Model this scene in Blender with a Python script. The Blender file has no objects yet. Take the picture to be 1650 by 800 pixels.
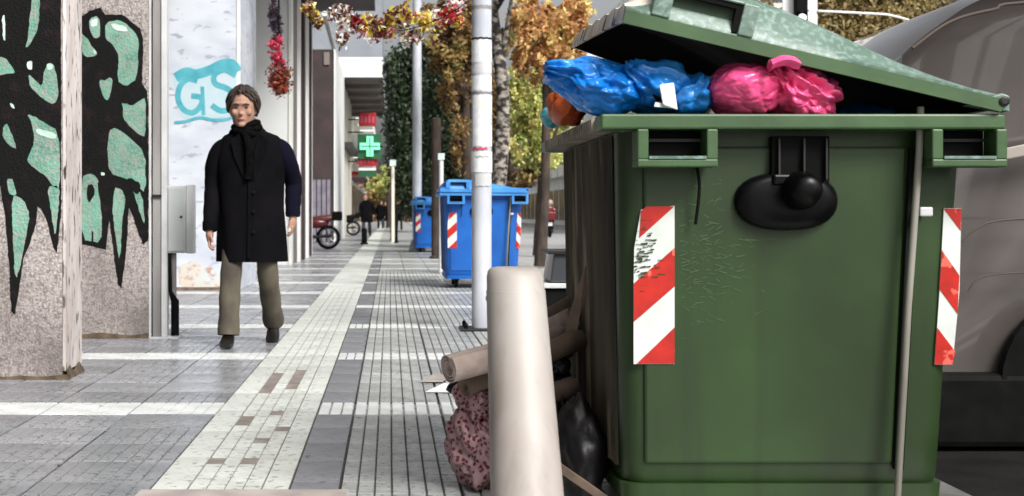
import bpy, bmesh, math, random
import numpy as np
from mathutils import Vector, Matrix, noise
R = math.radians
random.seed(7)
rng = np.random.default_rng(7)
C = bpy.context.scene.collection
S = bpy.context.scene

# ------------------------------------------------------------------ camera, sky, sun, exposure
F = 2260.0; HX = 628.0; HY = 346.0; CH = 0.9
cam_d = bpy.data.cameras.new('camera'); cam = bpy.data.objects.new('camera', cam_d); C.objects.link(cam)
cam.location = (0, 0, CH); cam.rotation_euler = (R(90), 0, 0)
cam_d.sensor_width = 36; cam_d.lens = 36 * F / 1650
cam_d.shift_x = (825 - HX) / 1650; cam_d.shift_y = -(400 - HY) / 1650
cam_d.clip_start = 0.05; cam_d.clip_end = 2000
cam_d.dof.use_dof = True; cam_d.dof.focus_distance = 5.2; cam_d.dof.aperture_fstop = 7.0
S.camera = cam
W = bpy.data.worlds.new('World'); S.world = W; W.use_nodes = True
wn = W.node_tree.nodes; wl = W.node_tree.links
sky = wn.new('ShaderNodeTexSky'); sky.sky_type = 'NISHITA'; sky.sun_disc = False
SUN_EL, SUN_AZ = 42, 146     # azimuth clockwise from +Y
sky.sun_elevation = R(SUN_EL); sky.sun_rotation = R(SUN_AZ)
sky.air_density = 1.0; sky.dust_density = 6.0
hs = wn.new('ShaderNodeHueSaturation'); hs.inputs['Saturation'].default_value = 0.22
wl.new(sky.outputs[0], hs.inputs['Color']); wl.new(hs.outputs[0], wn['Background'].inputs[0])
wn['Background'].inputs[1].default_value = 0.105
sd = bpy.data.lights.new('sun', 'SUN'); so = bpy.data.objects.new('sun', sd); C.objects.link(so)
sd.energy = 2.7; sd.angle = R(20); sd.color = (1.0, 0.97, 0.93)
az = R(SUN_AZ); el = R(SUN_EL)
sdir = Vector((math.sin(az) * math.cos(el), math.cos(az) * math.cos(el), math.sin(el)))
so.rotation_euler = (-sdir).to_track_quat('-Z', 'Y').to_euler(); so.location = (6, -6, 12)
S.view_settings.view_transform = 'Standard'; S.view_settings.look = 'None'
S.view_settings.exposure = 0.55; S.view_settings.gamma = 1.0

# ------------------------------------------------------------------ helpers
def wx(px, Y): return (px - HX) / F * Y
def wz(py, Y): return CH + (HY - py) / F * Y
def P(px, py, Y): return Vector((wx(px, Y), Y, wz(py, Y)))

MATS = {}
def srgb(r, g, b):
    f = lambda c: (c / 255) / 12.92 if c / 255 < 0.04045 else ((c / 255 + 0.055) / 1.055) ** 2.4
    return (f(r), f(g), f(b))
def mat(name, col, rough=0.6, metal=0.0, col2=None, scale=6.0, detail=6, lo=0.35, hi=0.65, bump=0.0, bscale=None,
        col3=None, scale3=40.0, amt3=0.3, stretch=(1, 1, 1), coat=0.0, attr=None, emit=0.0, transl=0.0, spec=0.5, objrand=0.0, roughvar=0.0, streak=0.0, grime=0.0, grime_col=(0.05, 0.045, 0.035)):
    m = bpy.data.materials.new(name); m.use_nodes = True
    n = m.node_tree.nodes; l = m.node_tree.links; b = n['Principled BSDF']
    b.inputs['Roughness'].default_value = rough; b.inputs['Metallic'].default_value = metal
    b.inputs['Coat Weight'].default_value = coat; b.inputs['Specular IOR Level'].default_value = spec
    tc = n.new('ShaderNodeTexCoord'); mp = n.new('ShaderNodeMapping'); mp.inputs['Scale'].default_value = stretch
    l.new(tc.outputs['Object'], mp.inputs['Vector'])
    cur = None
    def tex(sc, det):
        t = n.new('ShaderNodeTexNoise'); t.inputs['Scale'].default_value = sc; t.inputs['Detail'].default_value = det
        l.new(mp.outputs[0], t.inputs['Vector']); return t
    def ramp(src, a, c):
        r = n.new('ShaderNodeValToRGB'); r.color_ramp.elements[0].position = a; r.color_ramp.elements[1].position = c
        l.new(src, r.inputs[0]); return r
    def mix(fac, A, B, mode='MIX'):
        x = n.new('ShaderNodeMix'); x.data_type = 'RGBA'; x.blend_type = mode
        if isinstance(fac, float): x.inputs[0].default_value = fac
        else: l.new(fac, x.inputs[0])
        for k, v in ((6, A), (7, B)):
            if isinstance(v, tuple): x.inputs[k].default_value = (*v, 1)
            else: l.new(v, x.inputs[k])
        return x.outputs[2]
    if attr:
        a = n.new('ShaderNodeAttribute'); a.attribute_name = attr
        r = n.new('ShaderNodeValToRGB'); cr = r.color_ramp
        while len(cr.elements) < len(col): cr.elements.new(0.5)
        for i, c in enumerate(col):
            cr.elements[i].position = i / (len(col) - 1); cr.elements[i].color = (*c, 1)
        if 'petal' in name or 'orn' in name: cr.interpolation = 'CONSTANT'
        l.new(a.outputs['Fac'], r.inputs[0]); cur = r.outputs[0]
    elif col2:
        cur = mix(ramp(tex(scale, detail).outputs[0], lo, hi).outputs[0], tuple(col), tuple(col2))
    if col3:
        cur = mix(ramp(tex(scale3, 3).outputs[0], 0.62 - amt3 * 0.2, 0.66).outputs[0], cur if cur else tuple(col), tuple(col3))
    if streak > 0:
        mp2 = n.new('ShaderNodeMapping'); mp2.inputs['Scale'].default_value = (9, 9, .55); l.new(tc.outputs['Object'], mp2.inputs['Vector'])
        t2 = n.new('ShaderNodeTexNoise'); t2.inputs['Scale'].default_value = 1.6; t2.inputs['Detail'].default_value = 7; l.new(mp2.outputs[0], t2.inputs['Vector'])
        g2 = ramp(t2.outputs[0], 0.5, 0.72); gm2 = n.new('ShaderNodeMath'); gm2.operation = 'MULTIPLY'; gm2.inputs[1].default_value = streak; l.new(g2.outputs[0], gm2.inputs[0])
        cur = mix(gm2.outputs[0], cur if cur else tuple(col), grime_col)
    if grime > 0:
        g = ramp(tex(1.7, 8).outputs[0], 0.45, 0.75)
        gm = n.new('ShaderNodeMath'); gm.operation = 'MULTIPLY'; gm.inputs[1].default_value = grime
        l.new(g.outputs[0], gm.inputs[0])
        cur = mix(gm.outputs[0], cur if cur else tuple(col), grime_col)
    if objrand > 0:
        oi = n.new('ShaderNodeObjectInfo'); mr = n.new('ShaderNodeMapRange'); mr.inputs['To Min'].default_value = 1 - objrand; mr.inputs['To Max'].default_value = 1 + objrand * .4
        l.new(oi.outputs['Random'], mr.inputs['Value']); cb = n.new('ShaderNodeCombineColor'); 
        for q in range(3): l.new(mr.outputs[0], cb.inputs[q])
        cur = mix(1.0, cur, cb.outputs[0], 'MULTIPLY')
    if roughvar > 0:
        rv = n.new('ShaderNodeMapRange'); rv.inputs['To Min'].default_value = rough - roughvar; rv.inputs['To Max'].default_value = rough + roughvar
        rv.inputs['From Min'].default_value = .3; rv.inputs['From Max'].default_value = .7
        l.new(tex(2.3, 5).outputs[0], rv.inputs['Value']); l.new(rv.outputs[0], b.inputs['Roughness'])
    if cur: l.new(cur, b.inputs['Base Color'])
    else: b.inputs['Base Color'].default_value = (*col, 1)
    if bump > 0:
        bp = n.new('ShaderNodeBump'); bp.inputs['Strength'].default_value = bump; bp.inputs['Distance'].default_value = 0.01
        l.new(tex(bscale or scale * 3, 6).outputs[0], bp.inputs['Height']); l.new(bp.outputs[0], b.inputs['Normal'])
    if emit > 0:
        b.inputs['Emission Strength'].default_value = emit
        if cur: l.new(cur, b.inputs['Emission Color'])
        else: b.inputs['Emission Color'].default_value = (*col, 1)
    if transl > 0:
        tr = n.new('ShaderNodeBsdfTranslucent'); ms = n.new('ShaderNodeMixShader'); ms.inputs[0].default_value = transl
        if cur: l.new(cur, tr.inputs[0])
        else: tr.inputs[0].default_value = (*col, 1)
        l.new(b.outputs[0], ms.inputs[1]); l.new(tr.outputs[0], ms.inputs[2]); l.new(ms.outputs[0], n['Material Output'].inputs[0])
    MATS[name] = m
    return m

ORG = {}
def empty(name, loc):
    o = bpy.data.objects.new(name, None); C.objects.link(o); o.location = loc; o.empty_display_size = 0.1
    ORG[o.as_pointer()] = Vector(loc); return o
def tag(o, label=None, cat=None, group=None, kind=None):
    if label: o['label'] = label
    if cat: o['category'] = cat
    if group: o['group'] = group
    if kind: o['kind'] = kind
    return o
def thing(name, loc, label, cat, group=None): return tag(empty(name, loc), label, cat, group)

class MB:
    def __init__(s): s.v = []; s.f = []; s.m = []; s.mi = 0
    def add(s, vs, fs):
        k = len(s.v); s.v += [Vector(p) for p in vs]
        for f in fs: s.f.append([i + k for i in f]); s.m.append(s.mi)
        return s
    def box(s, x0, x1, y0, y1, z0, z1):
        return s.add([(x, y, z) for z in (z0, z1) for y in (y0, y1) for x in (x0, x1)],
                     [(0, 2, 3, 1), (4, 5, 7, 6), (0, 1, 5, 4), (2, 6, 7, 3), (0, 4, 6, 2), (1, 3, 7, 5)])
    def hexa(s, p): # 8 points, bottom 4 ccw then top 4 ccw
        return s.add(p, [(3, 2, 1, 0), (4, 5, 6, 7), (0, 1, 5, 4), (1, 2, 6, 5), (2, 3, 7, 6), (3, 0, 4, 7)])
    def rings(s, rs, cap0=True, cap1=True, close=True):
        n = len(rs[0]); vs = [p for r in rs for p in r]; fs = []
        for i in range(len(rs) - 1):
            for j in range(n if close else n - 1):
                a = i * n + j; b = i * n + (j + 1) % n
                fs.append((a, b, b + n, a + n))
        if cap0: fs.append(tuple(reversed(range(n))))
        if cap1: fs.append(tuple(range((len(rs) - 1) * n, len(rs) * n)))
        return s.add(vs, fs)
    def tube(s, pts, rad, n=10, cap=True, sy=1.0):
        pts = [Vector(p) for p in pts]
        if not isinstance(rad, (list, tuple)): rad = [rad] * len(pts)
        rs = []; up = None
        for i, p in enumerate(pts):
            d = (pts[min(i + 1, len(pts) - 1)] - pts[max(i - 1, 0)]).normalized()
            if up is None:
                up = Vector((0, 0, 1)) if abs(d.z) < 0.9 else Vector((0, 1, 0))
            a = d.cross(up).normalized(); b = a.cross(d).normalized(); up = b
            r = rad[i]
            rs.append([p + a * (r * math.cos(t)) + b * (r * sy * math.sin(t)) for t in [2 * math.pi * k / n for k in range(n)]])
        return s.rings(rs, cap, cap)
    def ell(s, c, r, nu=12, nv=8, rot=None):
        c = Vector(c); rs = []
        for i in range(1, nv):
            t = math.pi * i / nv
            ring = []
            for k in range(nu):
                a = 2 * math.pi * k / nu
                p = Vector((r[0] * math.sin(t) * math.cos(a), r[1] * math.sin(t) * math.sin(a), -r[2] * math.cos(t)))
                if rot: p = rot @ p
                ring.append(c + p)
            rs.append(ring)
        return s.rings(rs)
    def poly(s, pts, d): # extrude a flat polygon by vector d
        pts = [Vector(p) for p in pts]; n = len(pts); d = Vector(d)
        return s.add(pts + [p + d for p in pts], [tuple(reversed(range(n))), tuple(range(n, 2 * n))] +
                     [(i, (i + 1) % n, n + (i + 1) % n, n + i) for i in range(n)])
    def lathe(s, c, prof, n=20, axis='Z'):
        c = Vector(c); rs = []
        for r, h in prof:
            ring = []
            for k in range(n):
                a = 2 * math.pi * k / n
                p = (r * math.cos(a), r * math.sin(a), h) if axis == 'Z' else ((r * math.cos(a), h, r * math.sin(a)) if axis == 'Y' else (h, r * math.cos(a), r * math.sin(a)))
                ring.append(c + Vector(p))
            rs.append(ring)
        return s.rings(rs)
def arc_pts(pts, n=8):
    """Catmull-Rom through pts"""
    pts = [Vector(p) for p in pts]; out = []
    for i in range(len(pts) - 1):
        p0 = pts[max(i - 1, 0)]; p1 = pts[i]; p2 = pts[i + 1]; p3 = pts[min(i + 2, len(pts) - 1)]
        for k in range(n):
            t = k / n
            out.append(0.5 * ((2 * p1) + (p2 - p0) * t + (2 * p0 - 5 * p1 + 4 * p2 - p3) * t * t + (3 * p1 - p0 - 3 * p2 + p3) * t ** 3))
    out.append(pts[-1]); return out

def obj(name, mb, m, parent=None, smooth=False, bevel=0.0, loc=None, solid=0.0, sub=0, fix=True):
    if parent is not None: org = ORG[parent.as_pointer()]
    elif loc is not None: org = Vector(loc)
    else:
        a = np.array([tuple(p) for p in mb.v]); org = Vector(((a[:, 0].min() + a[:, 0].max()) / 2, (a[:, 1].min() + a[:, 1].max()) / 2, a[:, 2].min()))
    me = bpy.data.meshes.new(name)
    me.from_pydata([tuple(p - org) for p in mb.v], [], mb.f)
    ms = m if isinstance(m, (list, tuple)) else [m]
    for x in ms: me.materials.append(x)
    if len(ms) > 1: me.polygons.foreach_set('material_index', mb.m)
    if fix:
        bm = bmesh.new(); bm.from_mesh(me); bmesh.ops.recalc_face_normals(bm, faces=bm.faces); bm.to_mesh(me); bm.free()
    if smooth:
        me.polygons.foreach_set('use_smooth', [True] * len(me.polygons))
        if smooth != 2: me.set_sharp_from_angle(angle=R(50))
    o = bpy.data.objects.new(name, me); C.objects.link(o)
    if parent is not None: o.parent = parent
    else: o.location = org
    ORG[o.as_pointer()] = org
    if solid: md = o.modifiers.new('s', 'SOLIDIFY'); md.thickness = solid; md.offset = -1
    if bevel:
        md = o.modifiers.new('b', 'BEVEL'); md.width = bevel; md.segments = 2; md.limit_method = 'ANGLE'; md.angle_limit = R(40)
    if sub: md = o.modifiers.new('u', 'SUBSURF'); md.levels = sub; md.render_levels = sub
    return o
def copy_tree(o, parent=None):
    c = o.copy(); C.objects.link(c); c.parent = parent
    for ch in list(o.children): copy_tree(ch, c)
    return c
def structure(o): o['kind'] = 'structure'; return o

# ------------------------------------------------------------------ materials
m_tile_grey = mat('tile_grey', srgb(158, 160, 165), 0.30, objrand=.22, roughvar=.14, col2=srgb(128, 130, 136), scale=3.1, bump=0.15, bscale=60, col3=srgb(100, 98, 100), scale3=34, amt3=0.3, grime=0.6, grime_col=srgb(96, 94, 94))
m_tile_lav = mat('tile_lavender', srgb(138, 139, 146), 0.34, objrand=.18, roughvar=.12, col2=srgb(112, 113, 118), scale=4, bump=0.1, bscale=50, col3=srgb(92, 90, 94), scale3=34, grime=0.5, grime_col=srgb(86, 84, 88))
m_tile_grid = mat('tile_grid', srgb(180, 183, 182), 0.38, objrand=.18, roughvar=.12, col2=srgb(142, 144, 144), scale=5, bump=0.2, bscale=50, col3=srgb(112, 111, 108), scale3=40, amt3=.3, grime=0.55, grime_col=srgb(106, 103, 98))
m_tile_white = mat('tile_white', srgb(222, 225, 225), 0.45, objrand=.10, col2=srgb(196, 199, 197), scale=6, bump=0.1, bscale=50, grime=0.5, grime_col=srgb(150, 148, 142))
m_guide = mat('guide_pale', srgb(214, 219, 214), 0.5, objrand=.14, col2=srgb(190, 194, 188), scale=5, bump=0.2, bscale=50, col3=srgb(146, 144, 134), scale3=30, amt3=.3, grime=0.5, grime_col=srgb(134, 130, 120))
m_gridbase = mat('grid_base', srgb(92, 92, 90), 0.9, col2=srgb(64, 64, 62), scale=9)
m_leftbase = mat('rib_base', srgb(104, 104, 106), 0.9, col2=srgb(74, 74, 76), scale=9)
m_brown = mat('guide_worn', srgb(140, 132, 126), 0.7, col2=srgb(108, 100, 94), scale=10, bump=0.3, bscale=60)
m_pink_slab = mat('slab_pinkish', srgb(178, 168, 162), 0.6, col2=srgb(150, 142, 138), scale=8, bump=0.2)
m_joint = mat('joint_dark', srgb(84, 82, 80), 0.9, col2=srgb(62, 60, 58), scale=12)
m_road_shade = mat('shaded_asphalt', (0.016, 0.0155, 0.015), 0.9, col2=(0.009, 0.009, 0.0085), scale=3, bump=0.3, bscale=90, spec=0.05)  # near-black tone puts the shade by van and bin into the asphalt
m_road = mat('road', (0.42, 0.42, 0.42), 0.5, col2=(0.34, 0.34, 0.34), scale=3, bump=0.2, bscale=90)
m_ground = mat('earth', (0.16, 0.16, 0.15), 0.9, col2=(0.1, 0.1, 0.09), scale=0.3)
m_kerb = mat('kerb_stone', srgb(112, 111, 108), 0.8, col2=srgb(76, 75, 73), scale=5, bump=0.2)
m_conc = mat('pebbled_concrete', srgb(164, 156, 153), 0.85, col2=srgb(126, 118, 116), scale=30, detail=5, lo=0.42, hi=0.58, bump=0.7, bscale=80, col3=srgb(190, 182, 178), scale3=70, amt3=0.7, grime=0.75, grime_col=srgb(88, 80, 76))
m_conc_edge = mat('pale_edge', srgb(214, 206, 202), 0.8, col2=srgb(186, 176, 172), scale=8, bump=0.5, bscale=40, col3=srgb(52, 44, 44), scale3=24, amt3=0.25, stretch=(1, 1, 0.35), grime=0.4, grime_col=srgb(130, 118, 110))  # paler than the shaft, with dark flecks stretched upright
m_moss = mat('base_grime', srgb(62, 50, 38), 0.95, col2=srgb(92, 78, 62), scale=14, bump=0.6)
m_black_spray = mat('black_spray', (0.003, 0.003, 0.003), 0.75, col2=(0.022, 0.009, 0.012), scale=11, lo=0.55, hi=0.8, bump=0.5, bscale=80, spec=0.2)
m_mint = mat('mint_spray', srgb(112, 172, 150), 0.75, col2=srgb(84, 140, 120), scale=7, bump=0.7, bscale=70, col3=srgb(150, 152, 144), scale3=52, amt3=1.0, grime=.5, grime_col=srgb(66, 96, 84))
m_white_spray = mat('white_spray', srgb(206, 220, 214), 0.7, col2=srgb(170, 200, 188), scale=12, bump=0.4)
m_teal = mat('teal_spray', srgb(62, 150, 166), 0.6, col2=srgb(84, 170, 182), scale=6)
m_teal_pale = mat('teal_pale', srgb(168, 198, 206), 0.6, col2=srgb(186, 200, 208), scale=5)
m_marble = mat('marble', srgb(206, 211, 219), 0.35, col2=srgb(186, 192, 204), scale=1.6, detail=10, lo=0.4, hi=0.62, stretch=(1, 1, 2.2), col3=srgb(158, 164, 178), scale3=5, amt3=0.15, bump=0.03)
m_marble_warm = mat('marble_stain', srgb(206, 190, 168), 0.6, col2=srgb(196, 204, 206), scale=3, col3=srgb(176, 128, 112), scale3=9, amt3=0.5)
m_metal_grey = mat('metal_grey', srgb(150, 148, 146), 0.5, col2=srgb(112, 108, 106), scale=4, stretch=(1, 1, .3), bump=0.05)
m_metal_lite = mat('metal_light', srgb(205, 207, 208), 0.5, col2=srgb(180, 182, 184), scale=3)
m_box = mat('box_enamel', srgb(178, 182, 182), 0.45, col2=srgb(162, 166, 166), scale=2.5, grime=0.2, grime_col=srgb(120, 118, 112))
m_rubber = mat('black_rubber', (0.005, 0.005, 0.005), 0.6, col2=(0.008, 0.008, 0.008), scale=10, spec=0.04)
m_blackgloss = mat('black_gloss', (0.0015, 0.0015, 0.002), 0.3, col2=(0.003, 0.003, 0.003), scale=9, spec=0.15)
m_green = mat('green_plastic', srgb(41, 66, 26), 0.42, col2=srgb(29, 49, 18), scale=2.2, streak=.55, detail=8, bump=0.08, bscale=12, grime=0.7, grime_col=srgb(26, 38, 18))
m_green_rim = mat('green_rim', srgb(60, 90, 52), 0.45, col2=srgb(44, 70, 37), scale=6, bump=0.1, bscale=25, grime=0.4, grime_col=srgb(52, 74, 46))
m_lid = mat('lid_weathered', srgb(98, 120, 108), 0.45, col2=srgb(78, 102, 88), scale=5, bump=0.25, bscale=45, col3=srgb(122, 144, 138), scale3=55, amt3=0.7)
m_shade_dark = mat('painted_shade', srgb(16, 22, 16), 0.9, col2=srgb(10, 12, 10), scale=5, spec=0.2)  # near-black colour stands in for shade under lids and in the front channel
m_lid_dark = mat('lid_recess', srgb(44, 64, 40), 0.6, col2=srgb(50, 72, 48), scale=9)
m_grimy = mat('grimy_side', srgb(72, 66, 50), 0.8, col2=srgb(30, 27, 19), scale=7, detail=8, stretch=(1, 1, 0.18), bump=0.6, bscale=14, col3=srgb(140, 128, 108), scale3=6, amt3=0.3)
m_lid_grimy = mat('lid_grimy', srgb(232, 224, 212), 0.8, col2=srgb(176, 166, 152), scale=8, detail=6, stretch=(1, 1, 0.4), bump=0.5, bscale=20, col3=srgb(70, 58, 52), scale3=9, amt3=0.0)
m_rim_grimy = mat('rim_grimy', srgb(150, 142, 126), 0.8, col2=srgb(104, 98, 84), scale=12, bump=0.5)
m_inside = mat('bin_inside', srgb(16, 20, 14), 0.8, col2=srgb(16, 20, 14), scale=5)
m_red = mat('reflector_red', srgb(182, 32, 20), 0.4, col2=srgb(158, 26, 17), scale=20, col3=srgb(214, 96, 80), scale3=22, amt3=0.02)
m_white_ref = mat('reflector_white', srgb(212, 216, 212), 0.4, col2=srgb(196, 202, 198), scale=10, grime=0.5, grime_col=srgb(160, 170, 160))
m_scuff = mat('scuff', srgb(58, 86, 46), 0.7, col2=srgb(70, 98, 64), scale=30)
m_rod = mat('rod_metal', srgb(146, 144, 134), 0.55, col2=srgb(104, 101, 92), scale=8, stretch=(1, 1, .2), bump=0.1)
m_blue = mat('blue_plastic', srgb(8, 92, 176), 0.42, col2=srgb(6, 78, 158), scale=3, bump=0.08, bscale=12, grime=0.25, grime_col=srgb(10, 50, 100))
m_blue_rim = mat('blue_rim', srgb(70, 140, 204), 0.45, col2=srgb(40, 116, 186), scale=5)
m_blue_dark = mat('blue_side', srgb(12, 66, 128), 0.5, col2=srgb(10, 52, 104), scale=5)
m_bag_blue = mat('bag_blue', srgb(18, 124, 220), 0.22, col2=srgb(70, 162, 232), scale=4, lo=0.45, hi=0.75, bump=0.35, bscale=11, transl=0.04)
m_bag_pink = mat('bag_pink', (0.92, 0.085, 0.26), 0.22, col2=(0.95, 0.13, 0.34), scale=4, bump=0.35, bscale=11, transl=0.04)
m_bag_black = mat('bag_black', (0.004, 0.004, 0.0045), 0.48, col2=(0.007, 0.005, 0.006), scale=6, bump=0.6, bscale=14, spec=.25)
m_bag_orange = mat('bag_orange', srgb(186, 84, 28), 0.4, col2=srgb(140, 52, 22), scale=12, bump=0.5, bscale=20)
m_bag_teal = mat('bag_teal', srgb(90, 178, 190), 0.4, col2=srgb(60, 140, 160), scale=9, bump=0.4)
m_tube = mat('beige_tube', srgb(162, 157, 152), 0.5, col2=srgb(150, 141, 136), scale=2.2, bump=0.08, bscale=14, streak=.5, grime=.5, grime_col=srgb(118, 107, 99))
m_roll = mat('roll_beige', srgb(184, 168, 160), 0.7, col2=srgb(140, 122, 114), scale=9, bump=0.2)
m_card = mat('cardboard', srgb(126, 108, 94), 0.8, col2=srgb(84, 70, 60), scale=8, bump=0.2)
m_post = mat('post_paint', srgb(196, 200, 208), 0.5, col2=srgb(168, 172, 182), scale=5, stretch=(1, 1, .4), bump=0.1, grime=0.3, grime_col=srgb(140, 134, 130))
m_paper = mat('paper', srgb(226, 228, 230), 0.7, col2=srgb(206, 208, 212), scale=20)
m_paper2 = mat('paper_tan', srgb(214, 206, 180), 0.7, col2=srgb(220, 216, 206), scale=30)
m_paper_red = mat('paper_red', srgb(180, 70, 90), 0.7)
m_bark = mat('bark', srgb(70, 58, 50), 0.9, col2=srgb(38, 32, 28), scale=9, bump=0.8, stretch=(1, 1, .4))
m_bark_pale = mat('bark_mottled', srgb(150, 142, 132), 0.85, col2=srgb(34, 28, 26), scale=9, lo=0.40, hi=0.56, bump=0.7, stretch=(1, 1, 1.6))
m_leaf_dark = mat('leaf_dark', [(0.012, 0.022, 0.010), (0.025, 0.045, 0.018), (0.05, 0.07, 0.03)], 0.55, attr='tint', transl=0.2)
m_leaf_brown = mat('leaf_brown', [(0.02, 0.014, 0.009), (0.10, 0.05, 0.02), (0.34, 0.22, 0.07), (0.20, 0.22, 0.07)], 0.6, attr='tint', transl=0.25)
m_leaf_orange = mat('leaf_orange', [(0.04, 0.022, 0.010), (0.46, 0.20, 0.07), (0.80, 0.56, 0.24), (0.58, 0.58, 0.16)], 0.6, attr='tint', transl=0.3)
m_leaf_yg = mat('leaf_yellowgreen', [(0.03, 0.045, 0.015), (0.26, 0.32, 0.07), (0.80, 0.78, 0.30), (0.50, 0.30, 0.09)], 0.6, attr='tint', transl=0.3)
m_leaf_tan = mat('leaf_tan', [(0.07, 0.05, 0.03), (0.30, 0.22, 0.08), (0.50, 0.40, 0.18), (0.60, 0.55, 0.34)], 0.6, attr='tint', transl=0.3)
m_garland = mat('garland_petals', [srgb(236, 232, 232), srgb(226, 208, 80), srgb(170, 40, 56), srgb(222, 160, 168), srgb(96, 54, 40), srgb(238, 236, 190), srgb(40, 50, 44)], 0.6, attr='tint', transl=0.2)
m_orn = mat('ornament_petals', [srgb(150, 24, 44), srgb(196, 60, 90), srgb(120, 40, 24), srgb(60, 16, 20)], 0.6, attr='tint', transl=0.1)
m_orn2 = mat('ornament_brown', [srgb(60, 24, 14), srgb(150, 62, 30), srgb(110, 40, 28), srgb(34, 14, 12)], 0.7, attr='tint')
m_skin = mat('skin', srgb(172, 136, 118), 0.65, col2=srgb(140, 106, 91), scale=14, spec=.2)
m_skin2 = mat('skin_shadowed', srgb(170, 122, 98), 0.5)
m_hair = mat('hair', srgb(60, 46, 38), 0.7, col2=srgb(22, 16, 13), scale=18, stretch=(1, 1, 0.3), bump=0.6, bscale=60)
m_coat = mat('coat_black', (0.0025, 0.0025, 0.003), 0.9, col2=(0.005, 0.0045, 0.006), scale=6, spec=0.05, bump=0.3, bscale=12)
m_coat_navy = mat('coat_navy', (0.004, 0.004, 0.010), 0.9, col2=(0.006, 0.006, 0.013), scale=6, spec=0.05, bump=0.3, bscale=12)
m_scarf = mat('scarf', (0.0025, 0.0025, 0.0025), 0.95, col2=(0.005, 0.005, 0.005), scale=30, bump=0.6, spec=0.02)
m_trouser = mat('trouser_olive', srgb(88, 82, 68), 0.85, col2=srgb(62, 56, 48), scale=6, lo=.4, hi=.6, stretch=(1, 1, .6), bump=0.9, bscale=7)
m_shoe = mat('shoe_leather', srgb(22, 18, 17), 0.35, col2=srgb(12, 10, 9), scale=9)
m_lip = mat('lips', srgb(150, 84, 74), 0.5)
m_eye = mat('eye_dark', srgb(40, 28, 24), 0.3)
m_van = mat('van_taupe', srgb(92, 87, 85), 0.22, col2=srgb(78, 73, 71), scale=1.5, coat=0.7, metal=0.35, grime=0.3, grime_col=srgb(84, 76, 70))
m_van_trim = mat('van_trim', srgb(140, 134, 127), 0.6, col2=srgb(150, 142, 136), scale=4)
m_van_crease = mat('van_crease', srgb(84, 76, 72), 0.8, spec=0.1)
m_glass = mat('dark_glass', (0.01, 0.012, 0.014), 0.06, spec=0.8)
m_hub = mat('hub', srgb(120, 120, 122), 0.4, metal=0.6)
m_gw = mat('wall_cream', srgb(206, 202, 190), 0.8, col2=srgb(188, 184, 172), scale=0.8, grime=0.2, grime_col=srgb(140, 136, 128))
m_gw2 = mat('wall_white', srgb(222, 224, 224), 0.75, col2=srgb(204, 206, 206), scale=0.8)
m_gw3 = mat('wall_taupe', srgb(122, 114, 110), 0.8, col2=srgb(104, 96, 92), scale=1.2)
m_dkbrown = mat('shop_dark', srgb(58, 42, 42), 0.6, col2=srgb(40, 30, 32), scale=2)
m_shutter = mat('shutter_lilac', srgb(128, 124, 136), 0.6, col2=srgb(108, 104, 116), scale=3)
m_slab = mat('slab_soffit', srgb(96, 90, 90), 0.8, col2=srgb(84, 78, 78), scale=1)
m_parapet = mat('parapet_white', srgb(226, 228, 224), 0.7, col2=srgb(206, 208, 204), scale=1.5)
m_bluegrey = mat('wall_bluegrey', srgb(136, 142, 150), 0.7, col2=srgb(120, 126, 134), scale=1)
m_win = mat('window_dark', srgb(46, 52, 58), 0.15, col2=srgb(74, 80, 86), scale=0.5)
m_cross = mat('green_cross_light', srgb(110, 214, 160), 0.5, emit=0.8)
m_cross_dk = mat('green_cross_frame', srgb(20, 80, 50), 0.5)
m_signred = mat('sign_red', srgb(164, 26, 34), 0.5, col2=srgb(110, 16, 24), scale=6, emit=0.08)
m_bike_red = mat('bike_red', srgb(118, 28, 30), 0.35, col2=srgb(72, 16, 20), scale=8, coat=0.4)
m_chrome = mat('chrome', srgb(190, 190, 190), 0.25, metal=1.0)
m_white_lamp = mat('lamp_white', srgb(240, 244, 250), 0.4, emit=1.2)
m_carw = mat('car_white', srgb(206, 208, 210), 0.35, coat=0.5)
m_card2 = mat('car_dark', srgb(60, 62, 68), 0.35, coat=0.5)
m_umbrella = mat('bracket_metal', srgb(36, 36, 36), 0.5, metal=0.4)

def dotted(name):
    m = bpy.data.materials.new(name); m.use_nodes = True
    n = m.node_tree.nodes; l = m.node_tree.links; b = n['Principled BSDF']
    tc = n.new('ShaderNodeTexCoord'); v = n.new('ShaderNodeTexVoronoi'); v.inputs['Scale'].default_value = 62
    l.new(tc.outputs['Object'], v.inputs['Vector'])
    r = n.new('ShaderNodeValToRGB'); r.color_ramp.elements[0].position = 0.36; r.color_ramp.elements[0].color = (*srgb(96, 18, 34), 1)
    r.color_ramp.elements[1].position = 0.46; r.color_ramp.elements[1].color = (*srgb(150, 122, 124), 1)
    l.new(v.outputs['Distance'], r.inputs[0]); l.new(r.outputs[0], b.inputs['Base Color']); b.inputs['Roughness'].default_value = 0.45
    t = n.new('ShaderNodeTexNoise'); t.inputs['Scale'].default_value = 14; l.new(tc.outputs['Object'], t.inputs['Vector'])
    bp = n.new('ShaderNodeBump'); bp.inputs['Strength'].default_value = 0.6; bp.inputs['Distance'].default_value = 0.01
    l.new(t.outputs[0], bp.inputs['Height']); l.new(bp.outputs[0], b.inputs['Normal'])
    return m
m_dots = dotted('bag_dotted')

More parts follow.
